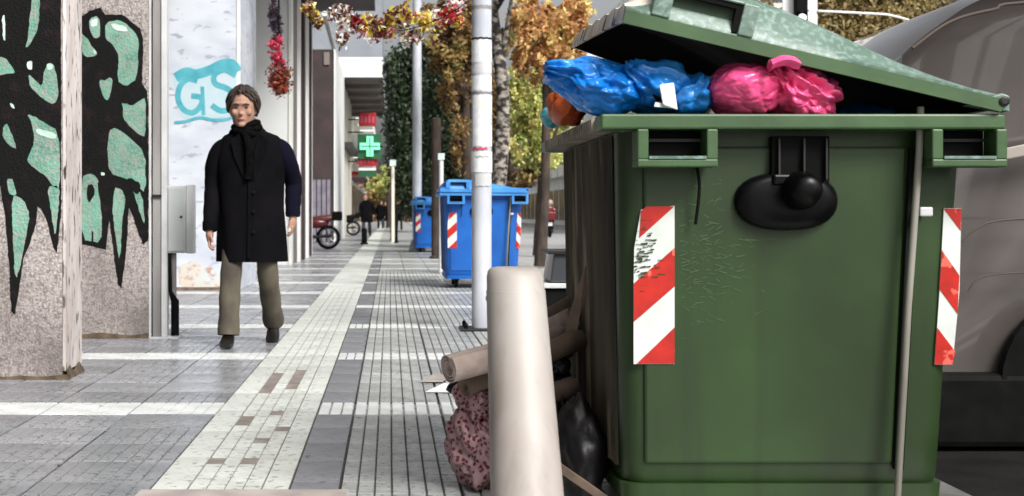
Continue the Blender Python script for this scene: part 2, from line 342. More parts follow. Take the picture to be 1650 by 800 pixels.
# ------------------------------------------------------------------ ground, road, pavement
PX0, PX1 = -6.0, 1.72
mb = MB().box(-400, 400, -60, 900, -0.60, -0.20); structure(obj('ground', mb, m_ground))
mb = MB().box(PX1 + 0.15, 11.5, -30, 420, -0.20, -0.12); structure(obj('road', mb, m_road))
structure(obj('road_shade_strip', MB().box(PX1 + 0.152, 9.5, -10, 11, -0.12, -0.116), m_road_shade))  # dark strip over the road, added for the shade around van and bin
mb = MB().box(11.65, 15.5, -30, 420, -0.20, 0.0); structure(obj('far_pavement', mb, m_tile_grid))
pav = empty('pavement', (0, 0, 0)); structure(pav)
mb = MB().box(PX0, PX1, -30, 420, -0.20, -0.012); obj('bedding', mb, m_joint, pav)
# kerb stones
k = MB().box(-0.07, 0.07, -0.495, 0.495, -0.13, 0.055)
kerb = structure(empty('kerb', (PX1 + 0.075, 0, 0)))
proto = None
for i in range(60):
    if proto is None:
        proto = obj('kerb_stone', MB().box(PX1 + 0.002, PX1 + 0.145, 2.005, 2.995, -0.2, 0.004), m_kerb, kerb, bevel=0.012); q = proto
    else: q = proto.copy(); C.objects.link(q)
    q.location = (0, i * 1.0, 0)
obj('kerb_run', MB().box(PX1 + 0.002, PX1 + 0.145, 62, 420, -0.2, 0.004), m_kerb, kerb)

def tile_mesh(name, w, d, cols, rows, gap, top=0.0, depth=0.006, th=0.02, m=None, edge=0.003):
    """a paving tile with raised bars; origin at its near left corner"""
    b = MB().box(edge, w - edge, edge, d - edge, -th, top - depth)
    cw = (w - 2 * edge) / cols; rd = (d - 2 * edge) / rows
    for i in range(cols):
        for j in range(rows):
            x0 = edge + i * cw + gap / 2; x1 = edge + (i + 1) * cw - gap / 2
            y0 = edge + j * rd + gap / 2; y1 = edge + (j + 1) * rd - gap / 2
            e = min(0.002, gap / 3)
            b.add([(x0, y0, top - depth), (x1, y0, top - depth), (x1, y1, top - depth), (x0, y1, top - depth),
                   (x0 + e, y0 + e, top), (x1 - e, y0 + e, top), (x1 - e, y1 - e, top), (x0 + e, y1 - e, top)],
                  [(4, 5, 6, 7), (0, 1, 5, 4), (1, 2, 6, 5), (2, 3, 7, 6), (3, 0, 4, 7)])
    me = bpy.data.meshes.new(name); me.from_pydata([tuple(v) for v in b.v], [], b.f)
    for mm in (m if isinstance(m, tuple) else (m,)): me.materials.append(mm)
    if isinstance(m, tuple): me.polygons.foreach_set('material_index', [0] * 6 + [1] * (len(me.polygons) - 6))
    return me
T = 0.4
t_grid = [tile_mesh('tile_grid', T, T, 7, r, g, m=(m_gridbase, m_tile_grid), depth=0.006) for r, g in ((2, 0.0055), (3, 0.005), (1, 0.006))]
t_left = [tile_mesh('tile_ribbed', T, T, 7, 1, g, m=(m_leftbase, m_tile_grey), depth=0.004) for g in (0.003, 0.006)] + [tile_mesh('tile_plain', T, T, 1, 1, 0.003, m=(m_leftbase, m_tile_grey))]
t_white = tile_mesh('tile_white', T, T, 7, 1, 0.009, m=(m_tile_grey, m_tile_white), depth=0.008)
t_white_l = tile_mesh('tile_white_left', T, T, 7, 1, 0.005, m=(m_tile_grey, m_tile_white), depth=0.005)
t_band = tile_mesh('tile_band', 0.165, T, 1, 1, 0.002, m=(m_joint, m_tile_lav))
t_bandw = tile_mesh('tile_band_white', 0.165, T, 3, 1, 0.008, m=(m_tile_grey, m_tile_white))
XL, XS0, XS1, XR = -0.785, -0.785, -0.330, -0.165
LC = [XL - T * (i + 1) for i in range(6)]
RC = [XR + T * i for i in range(4)]
Y0 = 6.32
ntile = 0
def put(me, name, x, y, z=0.0, sx=1.0):
    o = bpy.data.objects.new(name, me); C.objects.link(o); o.parent = pav; o.location = (x, y, z)
    if sx != 1.0: o.scale = (sx, 1, 1)
    return o
far = {'g': MB(), 'l': MB(), 'w': MB(), 'b': MB()}
def far_tile(key, x0, x1, y0, y1): far[key].box(x0 + 0.005, x1 - 0.005, y0 + 0.006, y1 - 0.006, -0.011, 0.0)
PIL = [(-9, -1.77, 7.65, 8.05), (-9, -1.74, 10.2, 10.55)]
for kk in range(-6, 165):
    y = Y0 + kk * T; white = kk % 6 == 0
    near = kk <= 12
    for ci, x in enumerate(LC):
        if near:
            put(t_white_l if white else t_left[random.choice([0, 0, 1, 2])], 'paving_tile', x, y, random.uniform(-0.0015, 0.0015)); ntile += 1
        elif kk < 70: far_tile('w' if white else 'l', x, x + T, y, y + T)
    for ci, x in enumerate(RC + [XR + 4 * T]):
        w = T if ci < 4 else PX1 - x
        if near:
            put(t_white if white else t_grid[(ci * 7 + kk * 3 + (kk // 2)) % 3], 'paving_tile', x, y, random.uniform(-0.0015, 0.0015), w / T); ntile += 1
        elif kk < 70:
            if kk < 40:
                for q in range(7): far[('w' if white else 'g')].box(x + w * q / 7 + .004, x + w * (q + 1) / 7 - .004, y + .006, y + T - .006, -0.011, 0)
            else: far_tile('w' if white else 'g', x, x + w, y, y + T)
    if near: put(t_bandw if white else t_band, 'band_tile', XS1, y)
    elif kk < 70: far_tile('w' if white else 'b', XS1, XR, y, y + T)
far['l'].box(PX0, LC[-1], -5, 420, -0.011, -0.001)
far['l'].box(LC[-1], XL, Y0 + 70 * T, 420, -0.011, -0.001); far['g'].box(XS1, PX1, Y0 + 70 * T, 420, -0.011, -0.001)
far['l'].box(LC[-1], XL, -5, Y0 - 6 * T, -0.011, -0.001); far['g'].box(XR, PX1, -5, Y0 - 6 * T, -0.011, -0.001)
for key, m_ in (('g', m_tile_grid), ('l', m_tile_grey), ('w', m_tile_white), ('b', m_tile_lav)):
    o = obj('far_paving', far[key], m_, pav, fix=False); o['kind'] = 'stuff'
# tactile guide strip: border slab, three ribbed bars with missing pieces, right border
GL = 0.62
def guide_mesh(worn):
    b = MB().box(0.003, 0.452, 0.003, GL - 0.003, -0.02, -0.005); nb = 6
    def bar(x0, x1, y0, y1): b.box(x0, x1, y0, y1, -0.0051, 0.0)
    bar(0.004, 0.118, 0.004, GL - 0.004)
    bar(0.368, 0.451, 0.004, GL - 0.004)
    xs = [0.124, 0.184, 0.244, 0.304, 0.364]
    for i in range(4):
        for j in range(4):
            if (i, j) in worn: continue
            bar(xs[i] + 0.002, xs[i + 1] - 0.003, 0.004 + j * GL / 4 + (0.001 if j else 0), (j + 1) * GL / 4 - (0.004 if j == 3 else 0))
    me = bpy.data.meshes.new('guide_slab'); me.from_pydata([tuple(v) for v in b.v], [], b.f)
    me.materials.append(m_brown); me.materials.append(m_guide)
    me.polygons.foreach_set('material_index', [0] * nb + [1] * (len(me.polygons) - nb)); return me
gm = [guide_mesh({(0, 3), (2, 3)}), guide_mesh({(2, 2)}), guide_mesh({(0, 1), (0, 2), (2, 3), (3, 0)}), guide_mesh(()), guide_mesh({(0, 0), (0, 1), (0, 2), (0, 3), (2, 1), (2, 2), (2, 3)}), guide_mesh({(0, 0), (0, 1), (2, 0), (2, 1), (2, 2)})]
gy = 4.585
for i in range(20):
    put(gm[(0, 1, 2, 3, 4, 5, 3, 3)[i] if i < 8 else 3], 'guide_slab', XS0, gy + i * GL, random.uniform(0, 0.0015))
gmb = MB()
for i in range(20, 60): gmb.box(XS0 + .004, XS1 - .004, gy + i * GL + .004, gy + (i + 1) * GL - .004, -0.011, 0.001)
gmb.box(XS0, XS1, gy + 60 * GL, 420, -0.011, 0.001)
o = obj('far_guide_strip', gmb, m_guide, pav, fix=False); o['kind'] = 'stuff'
obj('end_slab', MB().box(XS0 - 0.03, XR + 0.03, 3.9, gy - 0.008, -0.03, 0.004), m_pink_slab, pav, bevel=0.004)

rl_ = random.Random(21); a = MB()
for _ in range(170):
    y = 4.7 + 14 * rl_.random() ** 1.4; x = rl_.uniform(-2.4, 1.2); q = rl_.uniform(0, 6.3); w = rl_.uniform(.006, .02); h = w * rl_.uniform(.3, .7)
    c_, s_ = math.cos(q), math.sin(q)
    a.add([(x + (u_ * c_ - v_ * s_), y + (u_ * s_ + v_ * c_), .004 + rl_.uniform(0, .004)) for u_, v_ in ((-w, 0), (0, -h), (w, 0), (0, h))], [(0, 1, 2, 3)])
tag(obj('litter', a, m_brown, None, fix=False), 'fallen leaf scraps and specks scattered over the paving', 'litter', kind='stuff')
# ------------------------------------------------------------------ the left side: pillars and walls
TOPZ = 5.3
def rough(pts, amp=.9, step=5.0):
    out = []
    for i in range(len(pts)):
        a_ = pts[i]; b_ = pts[(i + 1) % len(pts)]; L_ = math.hypot(b_[0] - a_[0], b_[1] - a_[1]); n_ = max(1, int(L_ / step))
        for q in range(n_):
            x = a_[0] + (b_[0] - a_[0]) * q / n_; y = a_[1] + (b_[1] - a_[1]) * q / n_
            o_ = noise.noise_vector(Vector((x * .13, y * .13, 3.3))) * amp * 1.6 + noise.noise_vector(Vector((x * .4, y * .4, 1.3))) * amp * .7
            out.append((x + o_.x, y + o_.y))
    return out
def overspray(polys, Y, lift, xmax, seed, n=380):
    rr = random.Random(seed); mm = MB()
    for _ in range(n):
        pl = rr.choice(polys); i = rr.randrange(len(pl)); a_ = pl[i]; b_ = pl[(i + 1) % len(pl)]; t_ = rr.random()
        x = a_[0] + (b_[0] - a_[0]) * t_ + rr.gauss(0, 3.5); y = a_[1] + (b_[1] - a_[1]) * t_ + rr.gauss(0, 4.5)
        if x > xmax or y < -10: continue
        w = rr.uniform(.25, .8)
        mm.add([(wx(x + w * math.cos(q), Y), Y - lift, wz(y + w * math.sin(q) * rr.uniform(.7, 1.4), Y)) for q in (0, 1.26, 2.5, 3.77, 5.0)], [(0, 1, 2, 3, 4)])
    return mm
def wall_poly(pts, Y, lift, mb, d=0.001):
    pts = rough(pts)
    mb.poly([(wx(x, Y), Y - lift, wz(y, Y)) for x, y in pts], (0, -d, 0))
def round_poly(pts, it=1):
    for _ in range(it):
        out = []
        for i in range(len(pts)):
            a = pts[i]; b = pts[(i + 1) % len(pts)]
            out += [(a[0] * .8 + b[0] * .2, a[1] * .8 + b[1] * .2), (a[0] * .2 + b[0] * .8, a[1] * .2 + b[1] * .8)]
        pts = out
    return pts
# pillar 1
YP = 7.65
p1 = thing('pillar', (-2.6, YP + .2, 0), 'nearest rough concrete pillar at the left edge, sprayed with black and mint graffiti', 'pillar')
obj('shaft', MB().box(-3.6, -1.785, YP, YP + 0.40, 0.0, TOPZ), m_conc, p1, bevel=0.006)
obj('street_face', MB().box(-1.7845, -1.768, YP - 0.004, YP + 0.405, 0.045, TOPZ), m_conc_edge, p1, bevel=0.003)
g = MB()
for i in range(60):
    x = -3.6 + i * 0.031; h = .022 + .02 * noise.noise(Vector((x * 6, 1, 1))); h2 = .022 + .02 * noise.noise(Vector(((x + .031) * 6, 1, 1)))
    g.add([(x, YP - 0.016, 0), (x + 0.031, YP - 0.016, 0), (x + 0.031, YP - 0.003, h2), (x, YP - 0.003, h)], [(0, 1, 2, 3)])
for i in range(13):
    y = YP + i * 0.031; h = .05 + .05 * noise.noise(Vector((y * 9, 1, 4))); h2 = .05 + .05 * noise.noise(Vector(((y + .031) * 9, 1, 4)))
    g.add([(-1.748, y, 0), (-1.748, y + 0.031, 0), (-1.763, y + 0.031, h2), (-1.763, y, h)], [(0, 1, 2, 3)])
obj('base_dirt', g, m_moss, p1, fix=False)
a = MB(); YW = YP
wall_poly([(-230, 60), (-190, -60), (98, -60), (99, 150), (99, 340), (92, 408), (86, 400), (78, 365), (70, 342), (61, 332), (58, 360), (50, 388), (38, 418), (29, 480), (24, 507), (18, 500), (15, 430), (8, 345), (0, 300), (-60, 240), (-90, 330), (-110, 240), (-170, 210), (-190, 300), (-205, 190)], YW, 0.0015, a)
obj('graffiti_black', a, m_black_spray, p1, fix=True)
sil1 = [[(98, 250), (99, 340), (92, 408), (86, 400), (78, 365), (70, 342), (61, 332), (58, 360), (50, 388), (38, 418), (29, 480), (24, 507), (18, 500), (15, 430), (8, 345), (0, 300)]]
obj('overspray', overspray(sil1, YW, .004, 100, 1), m_black_spray, p1, fix=False)['kind'] = 'stuff'
a = MB()
for pl in ([(19, 312), (38, 322), (48, 345), (42, 385), (28, 450), (24, 440), (21, 390)], [(76, 300), (96, 300), (95, 335), (89, 385), (84, 350)],
           [(43, 183), (62, 192), (96, 212), (97, 306), (84, 300), (74, 284), (46, 264), (44, 256), (56, 228), (52, 200)],
           [(46, 120), (56, 128), (68, 142), (72, 112), (80, 101), (89, 108), (95, 150), (88, 170), (70, 160), (48, 140)],
           [(-20, 95), (8, 92), (22, 112), (25, 118), (10, 120), (-20, 126)], [(6, 202), (13, 200), (28, 240), (18, 237), (4, 222)],
           [(54, -30), (66, -30), (62, 50), (41, 82), (46, 56)], [(11, 288), (22, 290), (27, 318), (14, 312)], [(-70, 60), (-30, 80), (-40, 160), (-80, 190)], [(-150, 20), (-100, 50), (-110, 130), (-150, 180), (-180, 90)], [(-60, 180), (-10, 200), (-30, 240), (-60, 230)]):
    wall_poly(round_poly(pl), YW, 0.003, a)
obj('graffiti_mint', a, m_mint, p1)
a = MB()
for pl in ([(4, 26), (8, 25), (9, 66), (5, 64)], [(42, 102), (52, 98), (53, 112), (45, 112)], [(58, 206), (92, 216), (90, 226), (60, 216)], [(75, 104), (86, 103), (85, 112), (77, 114)], [(16, 166), (22, 168), (24, 176), (18, 173)]):
    wall_poly(round_poly(pl), YW, 0.0045, a)
obj('graffiti_highlight', a, m_white_spray, p1)
# pillar 2
YW = 10.2
p2 = thing('pillar', (-2.6, YW + .2, 0), 'second concrete pillar with a black and mint graffiti loop, beside the metal post', 'pillar')
obj('shaft', MB().box(-3.8, wx(240, YW), YW, YW + 0.36, 0.0, TOPZ), m_conc, p2, bevel=0.006)
obj('street_face', MB().box(wx(240, YW) + .0005, wx(243.5, YW), YW - 0.003, YW + 0.36, 0.0, TOPZ), m_metal_lite, p2)
g = MB()
for i in range(66):
    x = -3.8 + i * 0.031; h = .032 + .03 * noise.noise(Vector((x * 5, 1, 1))); h2 = .032 + .03 * noise.noise(Vector(((x + .031) * 5, 1, 1)))
    g.add([(x, YW - 0.016, 0), (x + 0.031, YW - 0.016, 0), (x + 0.031, YW - 0.003, h2), (x, YW - 0.003, h)], [(0, 1, 2, 3)])
obj('base_dirt', g, m_moss, p2, fix=False)
a = MB()
wall_poly([(100, 20), (127, 30), (144, 18), (162, 13), (170, 24), (198, 24), (226, 46), (231, 65), (229, 135), (238, 148), (240, 250), (239.5, 388), (231, 394), (223, 375), (215, 350), (208, 335), (204, 400), (196, 464), (190, 460), (182, 400), (176, 355), (171, 403), (150, 398), (128, 393), (100, 393)], YW, 0.0015, a)
obj('graffiti_black', a, m_black_spray, p2)
sil2 = [[(127, 30), (144, 18), (162, 13), (170, 24), (198, 24), (226, 46), (231, 65), (229, 135), (238, 148)], [(239, 388), (231, 394), (223, 375), (208, 335), (204, 400), (196, 464), (190, 460), (182, 400), (176, 355), (171, 403), (150, 398), (128, 393)]]
obj('overspray', overspray(sil2, YW, .004, 239, 2), m_black_spray, p2, fix=False)['kind'] = 'stuff'
a = MB()
for pl in ([(170, 36), (194, 32), (218, 52), (224, 66), (221, 128), (202, 140), (189, 130), (192, 92), (183, 72), (170, 64)],
           [(144, 30), (159, 26), (163, 58), (153, 64), (145, 50)], [(128, 50), (140, 62), (148, 76), (158, 86), (150, 92), (138, 92), (127, 76)],
           [(160, 128), (169, 131), (176, 124), (181, 128), (180, 145), (173, 166), (163, 150)], [(196, 161), (212, 172), (222, 164), (235, 156), (235, 222), (222, 216), (200, 194)],
           [(176, 212), (186, 205), (206, 220), (234, 246), (235, 312), (219, 298), (204, 288), (176, 280), (173, 240)],
           [(131, 284), (150, 280), (159, 290), (157, 300), (164, 340), (164, 392), (131, 386)], [(184, 302), (196, 306), (203, 318), (198, 345), (193, 425), (187, 385), (181, 340)],
           [(213, 302), (229, 312), (234, 368), (222, 332)]):
    wall_poly(round_poly(pl), YW, 0.003, a)
obj('graffiti_mint', a, m_mint, p2)
a = MB()
for pl in ([(146, 32), (157, 30), (158, 42), (148, 44)], [(178, 38), (202, 42), (208, 52), (184, 48)], [(162, 278), (170, 279), (169, 283), (163, 283)], [(150, 78), (156, 84), (152, 88)]):
    wall_poly(round_poly(pl), YW, 0.0045, a)
obj('graffiti_highlight', a, m_white_spray, p2)
a = MB()
for pl in ([(140, 300), (150, 296), (154, 310), (144, 330), (140, 316)], [(205, 285), (228, 296), (222, 316), (208, 300)], [(148, 372), (151, 372), (151, 392), (148, 392)], [(196, 166), (212, 168), (218, 152), (200, 150)]):
    wall_poly(round_poly(pl), YW, 0.0045, a)
obj('graffiti_detail', a, m_black_spray, p2)
# metal post
mp_ = thing('metal_post', (wx(255, 10.2), 10.3, 0), 'grey metal channel post next to the second graffiti pillar', 'post')
obj('channel', MB().box(wx(246, 10.2), wx(260, 10.2), 10.2, 10.30, 0.012, TOPZ), m_metal_grey, mp_, bevel=0.003)
obj('flange', MB().box(wx(260.5, 10.2), wx(269, 10.2), 10.185, 10.30, 0.012, TOPZ), m_metal_lite, mp_, bevel=0.002)
obj('foot_plate', MB().box(wx(245, 10.2), wx(290, 10.2), 10.15, 10.34, 0.0, 0.012), m_metal_lite, mp_)
obj('clamp', MB().box(wx(245.2, 10.2), wx(261, 10.2), 10.18, 10.31, wz(318, 10.2), wz(314, 10.2)), m_umbrella, mp_)
# electrical box
YB = 10.25
eb = thing('electrical_box', (wx(287, YB), YB, 0), 'pale grey electrical box mounted on the metal post behind the man', 'electrical box')
obj('cabinet', MB().box(wx(270, YB), wx(300, YB), YB - 0.02, YB + 0.14, wz(408, YB), wz(300, YB)), m_box, eb, bevel=0.006)
obj('door', MB().box(wx(272, YB), wx(297, YB), YB - 0.03, YB - 0.0201, wz(405, YB), wz(303, YB)), m_box, eb, bevel=0.004)
obj('side_flange', MB().box(wx(300.3, YB), wx(312, YB), YB - 0.01, YB + 0.12, wz(409, YB), wz(298, YB)), m_metal_lite, eb, bevel=0.004)
obj('lock', MB().lathe((wx(293, YB), YB - 0.034, wz(350, YB)), [(0.008, 0.004), (0.010, 0), (0.006, -0.004)], 10, 'Y'), m_umbrella, eb)
obj('conduit', MB().tube([(wx(278, YB), YB + .05, wz(408, YB)), (wx(278, YB), YB + .05, wz(486, YB))], 0.022, 12), m_metal_grey, eb, smooth=True)
obj('cable_sleeve', MB().tube([(wx(273, YB), YB + .0, wz(408, YB)), (wx(274, YB), YB + .01, wz(470, YB)), (wx(281, YB), YB + .03, wz(486, YB)), (wx(281, YB), YB + .03, 0.0)], [0.012, 0.014, 0.03, 0.03], 12), m_rubber, eb, smooth=True)
# marble pillar
YM = 16.7
ml = thing('marble_pillar', (-2.2, YM + 1, 0), 'broad pale marble pillar with teal GS letters sprayed on it, behind the man', 'pillar')
mx0, mx1 = wx(268, YM), wx(387, YM)
slabs = [(0, 1.05), (1.05, 2.32), (2.32, 3.6), (3.6, TOPZ)]
obj('core', MB().box(mx0 + .03, mx1 - .03, YM + .03, YM + 2.0, 0, TOPZ), m_gw, ml)
xm = wx(381, YM)
for z0, z1 in slabs:
    obj('marble_slab', MB().box(mx0, xm - .004, YM, YM + .03, z0 + .003, z1 - .003), m_marble, ml, bevel=0.003)
    obj('marble_slab', MB().box(xm + .001, mx1, YM, YM + .03, z0 + .003, z1 - .003), m_parapet, ml, bevel=0.003)
    for ya, yb in ((YM + .033, YM + 1.0), (YM + 1.0, YM + 1.95)):
        obj('marble_slab', MB().box(mx1 - .03, mx1, ya + .002, yb - .002, z0 + .003, z1 - .003), m_marble, ml, bevel=0.003)
def ribbon(pts, w, Y, lift, mb):
    pts = arc_pts([Vector((x, y, 0)) for x, y in pts], 6)
    L = []; Rr = []
    for i, p in enumerate(pts):
        d = (pts[min(i + 1, len(pts) - 1)] - pts[max(i - 1, 0)]).normalized(); nn = Vector((-d.y, d.x, 0)) * w / 2
        L.append(p + nn); Rr.append(p - nn)
    for i in range(len(pts) - 1):
        q = [L[i], L[i + 1], Rr[i + 1], Rr[i]]
        mb.add([(wx(v.x, Y), Y - lift, wz(v.y, Y)) for v in q], [(0, 1, 2, 3)])
a = MB(); wall_poly(round_poly([(278, 112), (320, 104), (360, 98), (383, 104), (380, 150), (380, 184), (350, 192), (290, 192), (283, 160)]), YM, 0.001, a)
obj('graffiti_wash', a, m_teal_pale, ml)
a = MB()
def rb(p, w, k=[0.0022]):
    k[0] += 0.0006; ribbon(p, w, YM, k[0], a)
rb([(283, 126), (300, 117), (316, 120), (340, 113), (358, 104), (374, 104), (383, 116)], 16)
rb([(318, 131), (303, 128), (290, 140), (287, 160), (296, 177), (311, 182), (324, 170), (324, 158), (308, 155)], 9)
rb([(326, 140), (327, 165), (328, 186)], 6)
rb([(380, 122), (362, 113), (346, 121), (347, 135), (366, 143), (380, 156), (374, 173), (357, 179), (341, 170)], 9)
rb([(281, 198), (300, 196), (322, 190), (345, 194), (368, 192), (380, 184)], 5)
obj('graffiti_letters', a, m_teal, ml, fix=False)
a = MB(); wall_poly(round_poly([(288, 428), (312, 420), (335, 430), (362, 436), (364, 466), (288, 466)]), YM, 0.001, a)
obj('stain', a, m_marble_warm, ml)
obj('plinth_line', MB().box(mx0, mx1, YM - .006, YM + .0, 0.0, 0.035), m_card, ml)
# white pillar behind + taupe flank
YV = 25.0
p3 = thing('pillar', (-2.0, YV + 3, 0), 'white edged pillar with taupe flank just right of the man', 'pillar')
obj('front', MB().box(-3.0, wx(470, YV) - .06, YV, YV + .4, 0, 6.2), m_gw2, p3)
obj('corner_trim', MB().box(wx(470, YV) - .055, wx(470, YV), YV - .02, YV + .4, 0, 6.2), m_parapet, p3)
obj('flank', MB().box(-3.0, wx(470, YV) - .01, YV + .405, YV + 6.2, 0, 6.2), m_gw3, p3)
obj('far_trim', MB().box(-1.80, -1.735, YV + 6.205, YV + 6.5, 0, 6.2), m_gw2, p3)
for q_, (yy, mm_) in enumerate(((26.6, m_gw2), (27.9, m_dkbrown), (29.3, m_gw2), (30.4, m_dkbrown))):
    obj('pilaster', MB().box(-1.76, -1.70, yy, yy + .22, 0, 6.2), mm_, p3)
# arcade building: ceiling, inner wall, upper wall, canopy slab
ab = thing('arcade_building', (-6, 10, 0), 'arcade building whose dark soffit overhangs the pavement at top centre', 'building')
obj('inner_wall', MB().box(-6.4, -6.0, -3, 31.5, 0, TOPZ), m_gw3, ab)
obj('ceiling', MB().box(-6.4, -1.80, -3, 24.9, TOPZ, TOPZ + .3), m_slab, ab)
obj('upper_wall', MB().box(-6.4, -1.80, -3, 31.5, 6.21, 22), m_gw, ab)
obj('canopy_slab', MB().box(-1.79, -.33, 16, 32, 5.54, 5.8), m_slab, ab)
obj('back_wall', MB().box(-6, -3.05, 31.2, 31.5, 0, 6.2), m_gw3, ab)
for fl in range(5):
    for q in range(10):
        obj('window', MB().box(-1.81, -1.77, -1 + q * 3.2, .6 + q * 3.2, 7.5 + fl * 3, 9.1 + fl * 3), m_win, ab)
for q in range(6):
    f = obj('shop_window', MB().box(-6.01, -5.96, 2 + q * 4.6, 5.6 + q * 4.6, 0.5, 3.0), m_win, ab)

# shop block facing the gap at Y=45 : white pillar at x 540..555
sb = thing('shop_building', (-4, 50, 0), 'dark shopfront beside a narrow white pillar under a white balcony', 'building')
YS = 45.0
obj('white_pillar', MB().box(wx(538, YS) + .003, -1.75, YS - .05, 54, 0, 6.2), m_gw2, sb)
obj('shop_wall', MB().box(-6.5, wx(538, YS), YS, 54, 0, 6.2), m_dkbrown, sb)
for px0, px1 in ((503, 509), (511, 517), (519, 525), (527, 532)):
    obj('shutter', MB().box(wx(px0, YS), wx(px1, YS), YS - .04, YS - .001, 0.02, wz(300, YS) + .2), m_shutter, sb)
obj('door_frame', MB().box(wx(522, YS), wx(531, YS), YS - .06, YS - .001, wz(105, YS), 6.1), m_gw3, sb)
obj('cream_wall', MB().box(-6, -1.85, 54.05, 68, 0, 6.2), m_gw, sb)
obj('awning', MB().box(-1.84, -1.5, 56, 66, 3.6, 3.8), m_dkbrown, sb)
obj('parapet', MB().box(-2.6, wx(617, 55), 54.9, 55.1, wz(125, 55), wz(93, 55)), m_parapet, sb)
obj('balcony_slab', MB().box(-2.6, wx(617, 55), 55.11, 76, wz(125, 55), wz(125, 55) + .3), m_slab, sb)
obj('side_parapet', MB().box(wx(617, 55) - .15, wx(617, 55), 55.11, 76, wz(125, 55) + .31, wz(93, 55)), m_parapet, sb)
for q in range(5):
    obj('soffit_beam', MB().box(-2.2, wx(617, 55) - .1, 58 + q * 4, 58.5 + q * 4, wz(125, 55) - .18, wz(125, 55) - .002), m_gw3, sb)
obj('upper_facade', MB().box(-6, wx(616, 57), 57, 76, wz(93, 55) + .0, 11.0), m_bluegrey, sb)
obj('gutter', MB().tube([P(523, 22, 44), P(543, 96, 54.5)], 0.09, 8), m_parapet, sb)
for fl in range(4):
    obj('upper_balcony', MB().box(-2.4, wx(610, 57), 56.2, 70, 11.2 + fl * 3, 12.1 + fl * 3), m_parapet, sb)
    obj('upper_wall', MB().box(-6, -1.2, 57.4, 74, 12.11 + fl * 3, 14.15 + fl * 3), m_gw, sb)
# further block with shops and signs
fb = thing('shop_building', (-5, 90, 0), 'far shops on the left under the red signs and green cross', 'building')
obj('wall', MB().box(-9, -2.4, 77, 135, 0, 16), m_gw, fb)
for q in range(8):
    w_ = obj('shop_window', MB().box(-2.41, -2.35, 78 + q * 7, 83 + q * 7, 0.4, 2.8), m_win, fb)
    obj('awning', MB().box(-2.41, -1.5, 78 + q * 7, 83.5 + q * 7, 3.1, 3.3), random.choice([m_dkbrown, m_gw, m_signred]), fb)
    for fl in range(4): obj('balcony', MB().box(-2.41, -1.3, 78 + q * 7, 83 + q * 7, 4.6 + fl * 3, 5.4 + fl * 3), m_parapet, fb)

# signs
YG = 62.0
pc = thing('pharmacy_cross', P(596, 245, YG), 'illuminated green pharmacy cross hanging over the far pavement', 'sign')
cx, cz = wx(596, YG), wz(236, YG); u = .24
obj('cross_panel', MB().poly([(cx + a_ * u, YG, cz + b_ * u) for a_, b_ in [(-1, -3), (1, -3), (1, -1), (3, -1), (3, 1), (1, 1), (1, 3), (-1, 3), (-1, 1), (-3, 1), (-3, -1), (-1, -1)]][::-1] if False else [(cx + a_ * u * .62, YG, cz + b_ * u * .62) for a_, b_ in [(-1, -3), (1, -3), (1, -1), (3, -1), (3, 1), (1, 1), (1, 3), (-1, 3), (-1, 1), (-3, 1), (-3, -1), (-1, -1)]], (0, .15, 0)), m_cross, pc)
a = MB(); a.box(cx - .02, cx + .02, YG - .03, YG - .001, cz - .4, cz + .4); a.box(cx - .4, cx - .021, YG - .03, YG - .001, cz - .02, cz + .02); a.box(cx + .021, cx + .4, YG - .03, YG - .001, cz - .02, cz + .02)
obj('cross_lines', a, m_cross_dk, pc)
obj('casing', MB().box(cx - .55, cx + .5, YG + .151, YG + .25, cz - .55, cz + .55), m_cross_dk, pc)
obj('bracket', MB().box(-2.3, cx - .3, YG + .16, YG + .22, cz + .6, cz + .66), m_umbrella, pc)
for (a0, b0, a1, b1, lab) in ((578, 181, 606, 203, 'red shop sign above the green cross'), (577, 252, 608, 268, 'red shop sign below the green cross')):
    o = thing('shop_sign', P((a0 + a1) / 2, b1, YG), lab, 'sign')
    z0, z1 = wz(b1, YG), wz(b0, YG); x0, x1 = wx(a0, YG), wx(a1, YG)
    obj('panel', MB().box(x0, x1, YG + .3, YG + .5, z0, z1), m_signred, o, bevel=.02)
    a = MB()
    for q in range(4): a.box(x0 + .08 + q * .17, x0 + .18 + q * .17, YG + .28, YG + .299, z0 + .15, z1 - .12 - .05 * (q % 2))
    obj('print', a, m_paper_red, o)
    obj('bracket', MB().box(-2.3, x0 - .01, YG + .38, YG + .42, (z0 + z1) / 2 - .03, (z0 + z1) / 2 + .03), m_umbrella, o)
o = thing('shop_sign', P(600, 290, 70), 'pale shop sign with green awning edge beneath the red signs', 'sign')
obj('panel', MB().box(wx(578, 70), wx(606, 70), 70, 70.1, wz(285, 70), wz(270, 70)), m_cross_dk, o)
obj('strip', MB().box(wx(578, 70), wx(606, 70), 69.97, 69.999, wz(275, 70), wz(271, 70)), m_paper, o)

